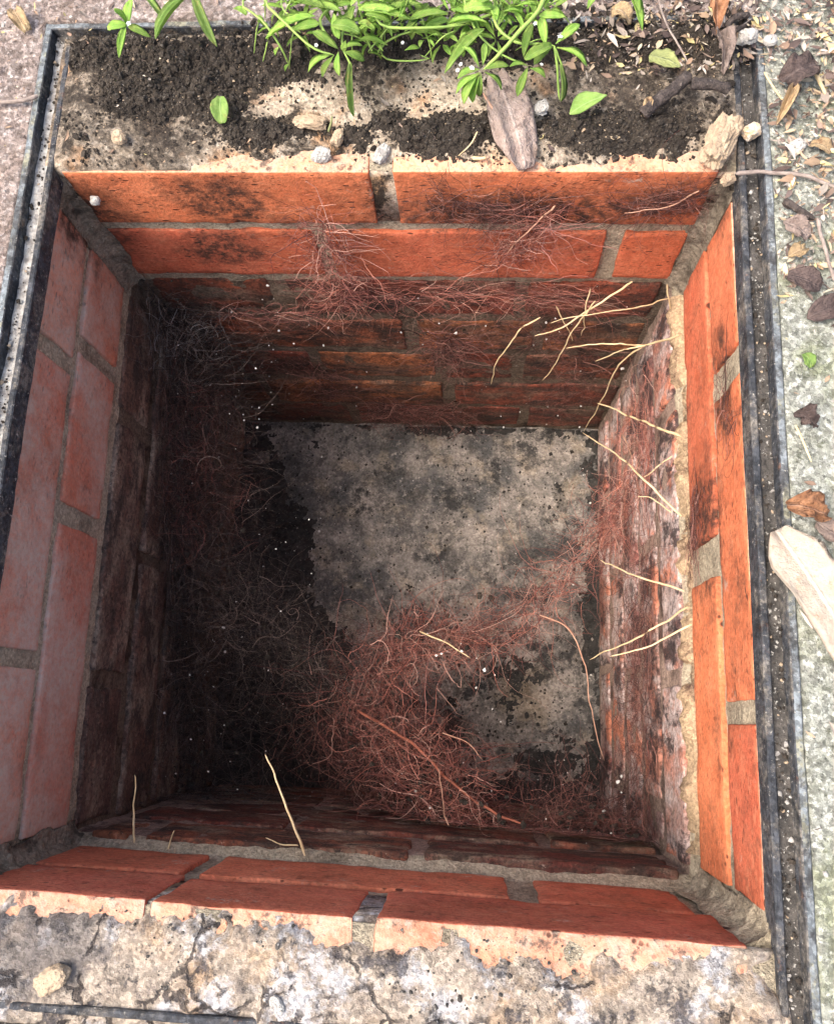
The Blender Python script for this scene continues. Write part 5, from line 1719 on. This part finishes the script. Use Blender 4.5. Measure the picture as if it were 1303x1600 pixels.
# the right-hand clump
pe = plant('leafy weed with small white flowers drooping over the back rail, right of the bushy one', g(800, -70))
stems(pe, [
    ([(800, -70, .0115), (850, -10, .055), (803, 58, .06), (755, 108, .055)], .0017),
    ([(800, -70, .0115), (730, -20, .05), (740, 40, .05), (776, 80, .045), (825, 102, .04)], .0009),
    ([(800, -70, .0115), (770, 20, .05), (800, 62, .05), (842, 68, .048), (866, 70, .048)], .0011),
    ([(800, -70, .0115), (780, 10, .05), (700, 40, .05), (660, 46, .045)], .0011),
    ([(866, 70, .048), (870, 100, .04), (874, 155, .02)], .0010),
    ([(868, 74, .048), (880, 112, .035), (878, 140, .025)], .0007),
    ([(800, -70, .0115), (880, -20, .05), (850, 14, .05)], .0008),
    ([(782, 0, .05), (786, 30, .045), (784, 50, .04)], .0006), ([(776, 0, .05), (778, 24, .045), (780, 46, .04)], .0006),
])
leaves(pe, [
    (LANCE, 757, 44, .055, 695, 114, .048, .0098), (LANCE, 745, 60, .055, 722, 84, .05, .0060), (NARROW, 750, 108, .055, 714, 122, .05, .0066), (NARROW, 748, 112, .055, 724, 162, .042, .0072),
    (NARROW, 750, 112, .055, 738, 160, .04, .0072), (NARROW, 752, 114, .055, 748, 150, .042, .0064), (NARROW, 756, 108, .055, 795, 102, .055, .0056), (NARROW, 757, 112, .055, 784, 140, .048, .0060),
    (NARROW, 748, 104, .055, 722, 72, .06, .0060), (NARROW, 754, 102, .055, 758, 66, .058, .0056), (NARROW, 752, 114, .055, 712, 146, .045, .0060),
    (NARROW, 868, 68, .048, 906, 37, .052, .0072), (NARROW, 870, 74, .048, 917, 102, .044, .0074), (BROAD, 862, 70, .05, 820, 92, .05, .0084), (NARROW, 862, 74, .048, 834, 100, .042, .0078),
    (NARROW, 825, 104, .042, 808, 150, .032, .0068), (NARROW, 824, 102, .042, 796, 103, .044, .0052), (NARROW, 828, 106, .042, 852, 120, .036, .0060),
    (LANCE, 832, 36, .055, 818, 88, .046, .0072), (LANCE, 845, 26, .055, 852, 70, .048, .0074), (LANCE, 842, 24, .055, 884, 26, .055, .0066), (BLADE, 874, 100, .042, 876, 158, .020, .0042),
    (BROAD, 770, 10, .055, 724, 14, .055, .0100), (LANCE, 700, 30, .05, 660, 46, .05, .0078), (LANCE, 700, 36, .05, 760, 34, .055, .0075), (BROAD, 752, 2, .06, 778, -14, .06, .0090), (LANCE, 830, 0, .055, 836, 22, .052, .006),
    (LANCE, 868, 8, .05, 892, -6, .052, .0055),
])
for _ in range(14):
    whorl(pd, random.uniform(400, 690), random.uniform(-10, 62), random.uniform(.028, .05), 5, random.uniform(16, 30), .0060, (NARROW,))
for _ in range(8):
    whorl(pe, random.uniform(700, 850), random.uniform(-10, 70), random.uniform(.028, .05), 5, random.uniform(16, 28), .0058, (NARROW,))
for (u, v, z, k, r, w) in ((738, 24, .045, 6, 44, .0085), (800, 10, .05, 6, 42, .0080), (776, 60, .04, 6, 34, .0066), (704, 20, .045, 6, 40, .0080), (848, 18, .05, 5, 34, .0068), (812, 36, .045, 5, 30, .006)):
    whorl(pe, u, v, z, k, r, w, (NARROW, LANCE))
for _ in range(10):
    u, v = random.uniform(690, 850), random.uniform(-30, 44)
    a = random.uniform(0, 6.28)
    r = random.uniform(24, 50)
    z = random.uniform(.03, .055)
    put_leaf('leaf', random.choice((NARROW, LANCE, NARROW)), at(u, v, z), at(u + r * math.cos(a), v + r * math.sin(a) * 0.8, z + random.uniform(-.012, .01)), random.uniform(.004, .0075), pe, roll=random.uniform(-.6, .6))
for _ in range(8):
    u, v = random.uniform(700, 860), random.uniform(-10, 60)
    z = random.uniform(.03, .05)
    du, dv = random.uniform(-60, 60), random.uniform(10, 50)
    rod('stem', [at(u, v, z), at(u + du * .5, v + dv * .3, z + .004), at(u + du, v + dv, z - .012)], .00055, .0004, M['stem'], None, None, 12, 5, 0.001, parent=pe)
flowers(pe, [(737, 106, .058, .0019), (715, 109, .056, .0013), (720, 100, .057, .0013), (836, 36, .057, .0014), (875, 57, .052, .0019), (846, 100, .046, .0012)])

pf = plant('lone green blade poking in at the back, right of the flowering weed', g(990, -70))
stems(pf, [([(990, -70, .0115), (985, -40, .045), (982, -16, .05)], .0009), ([(990, -70, .0115), (950, -40, .05), (935, -14, .055)], .0008)])
leaves(pf, [(LANCE, 978, -22, .052, 1003, 47, .042, .0085), (LANCE, 990, -20, .052, 1000, 20, .05, .0060), (LANCE, 940, -24, .056, 918, 13, .05, .0072)])
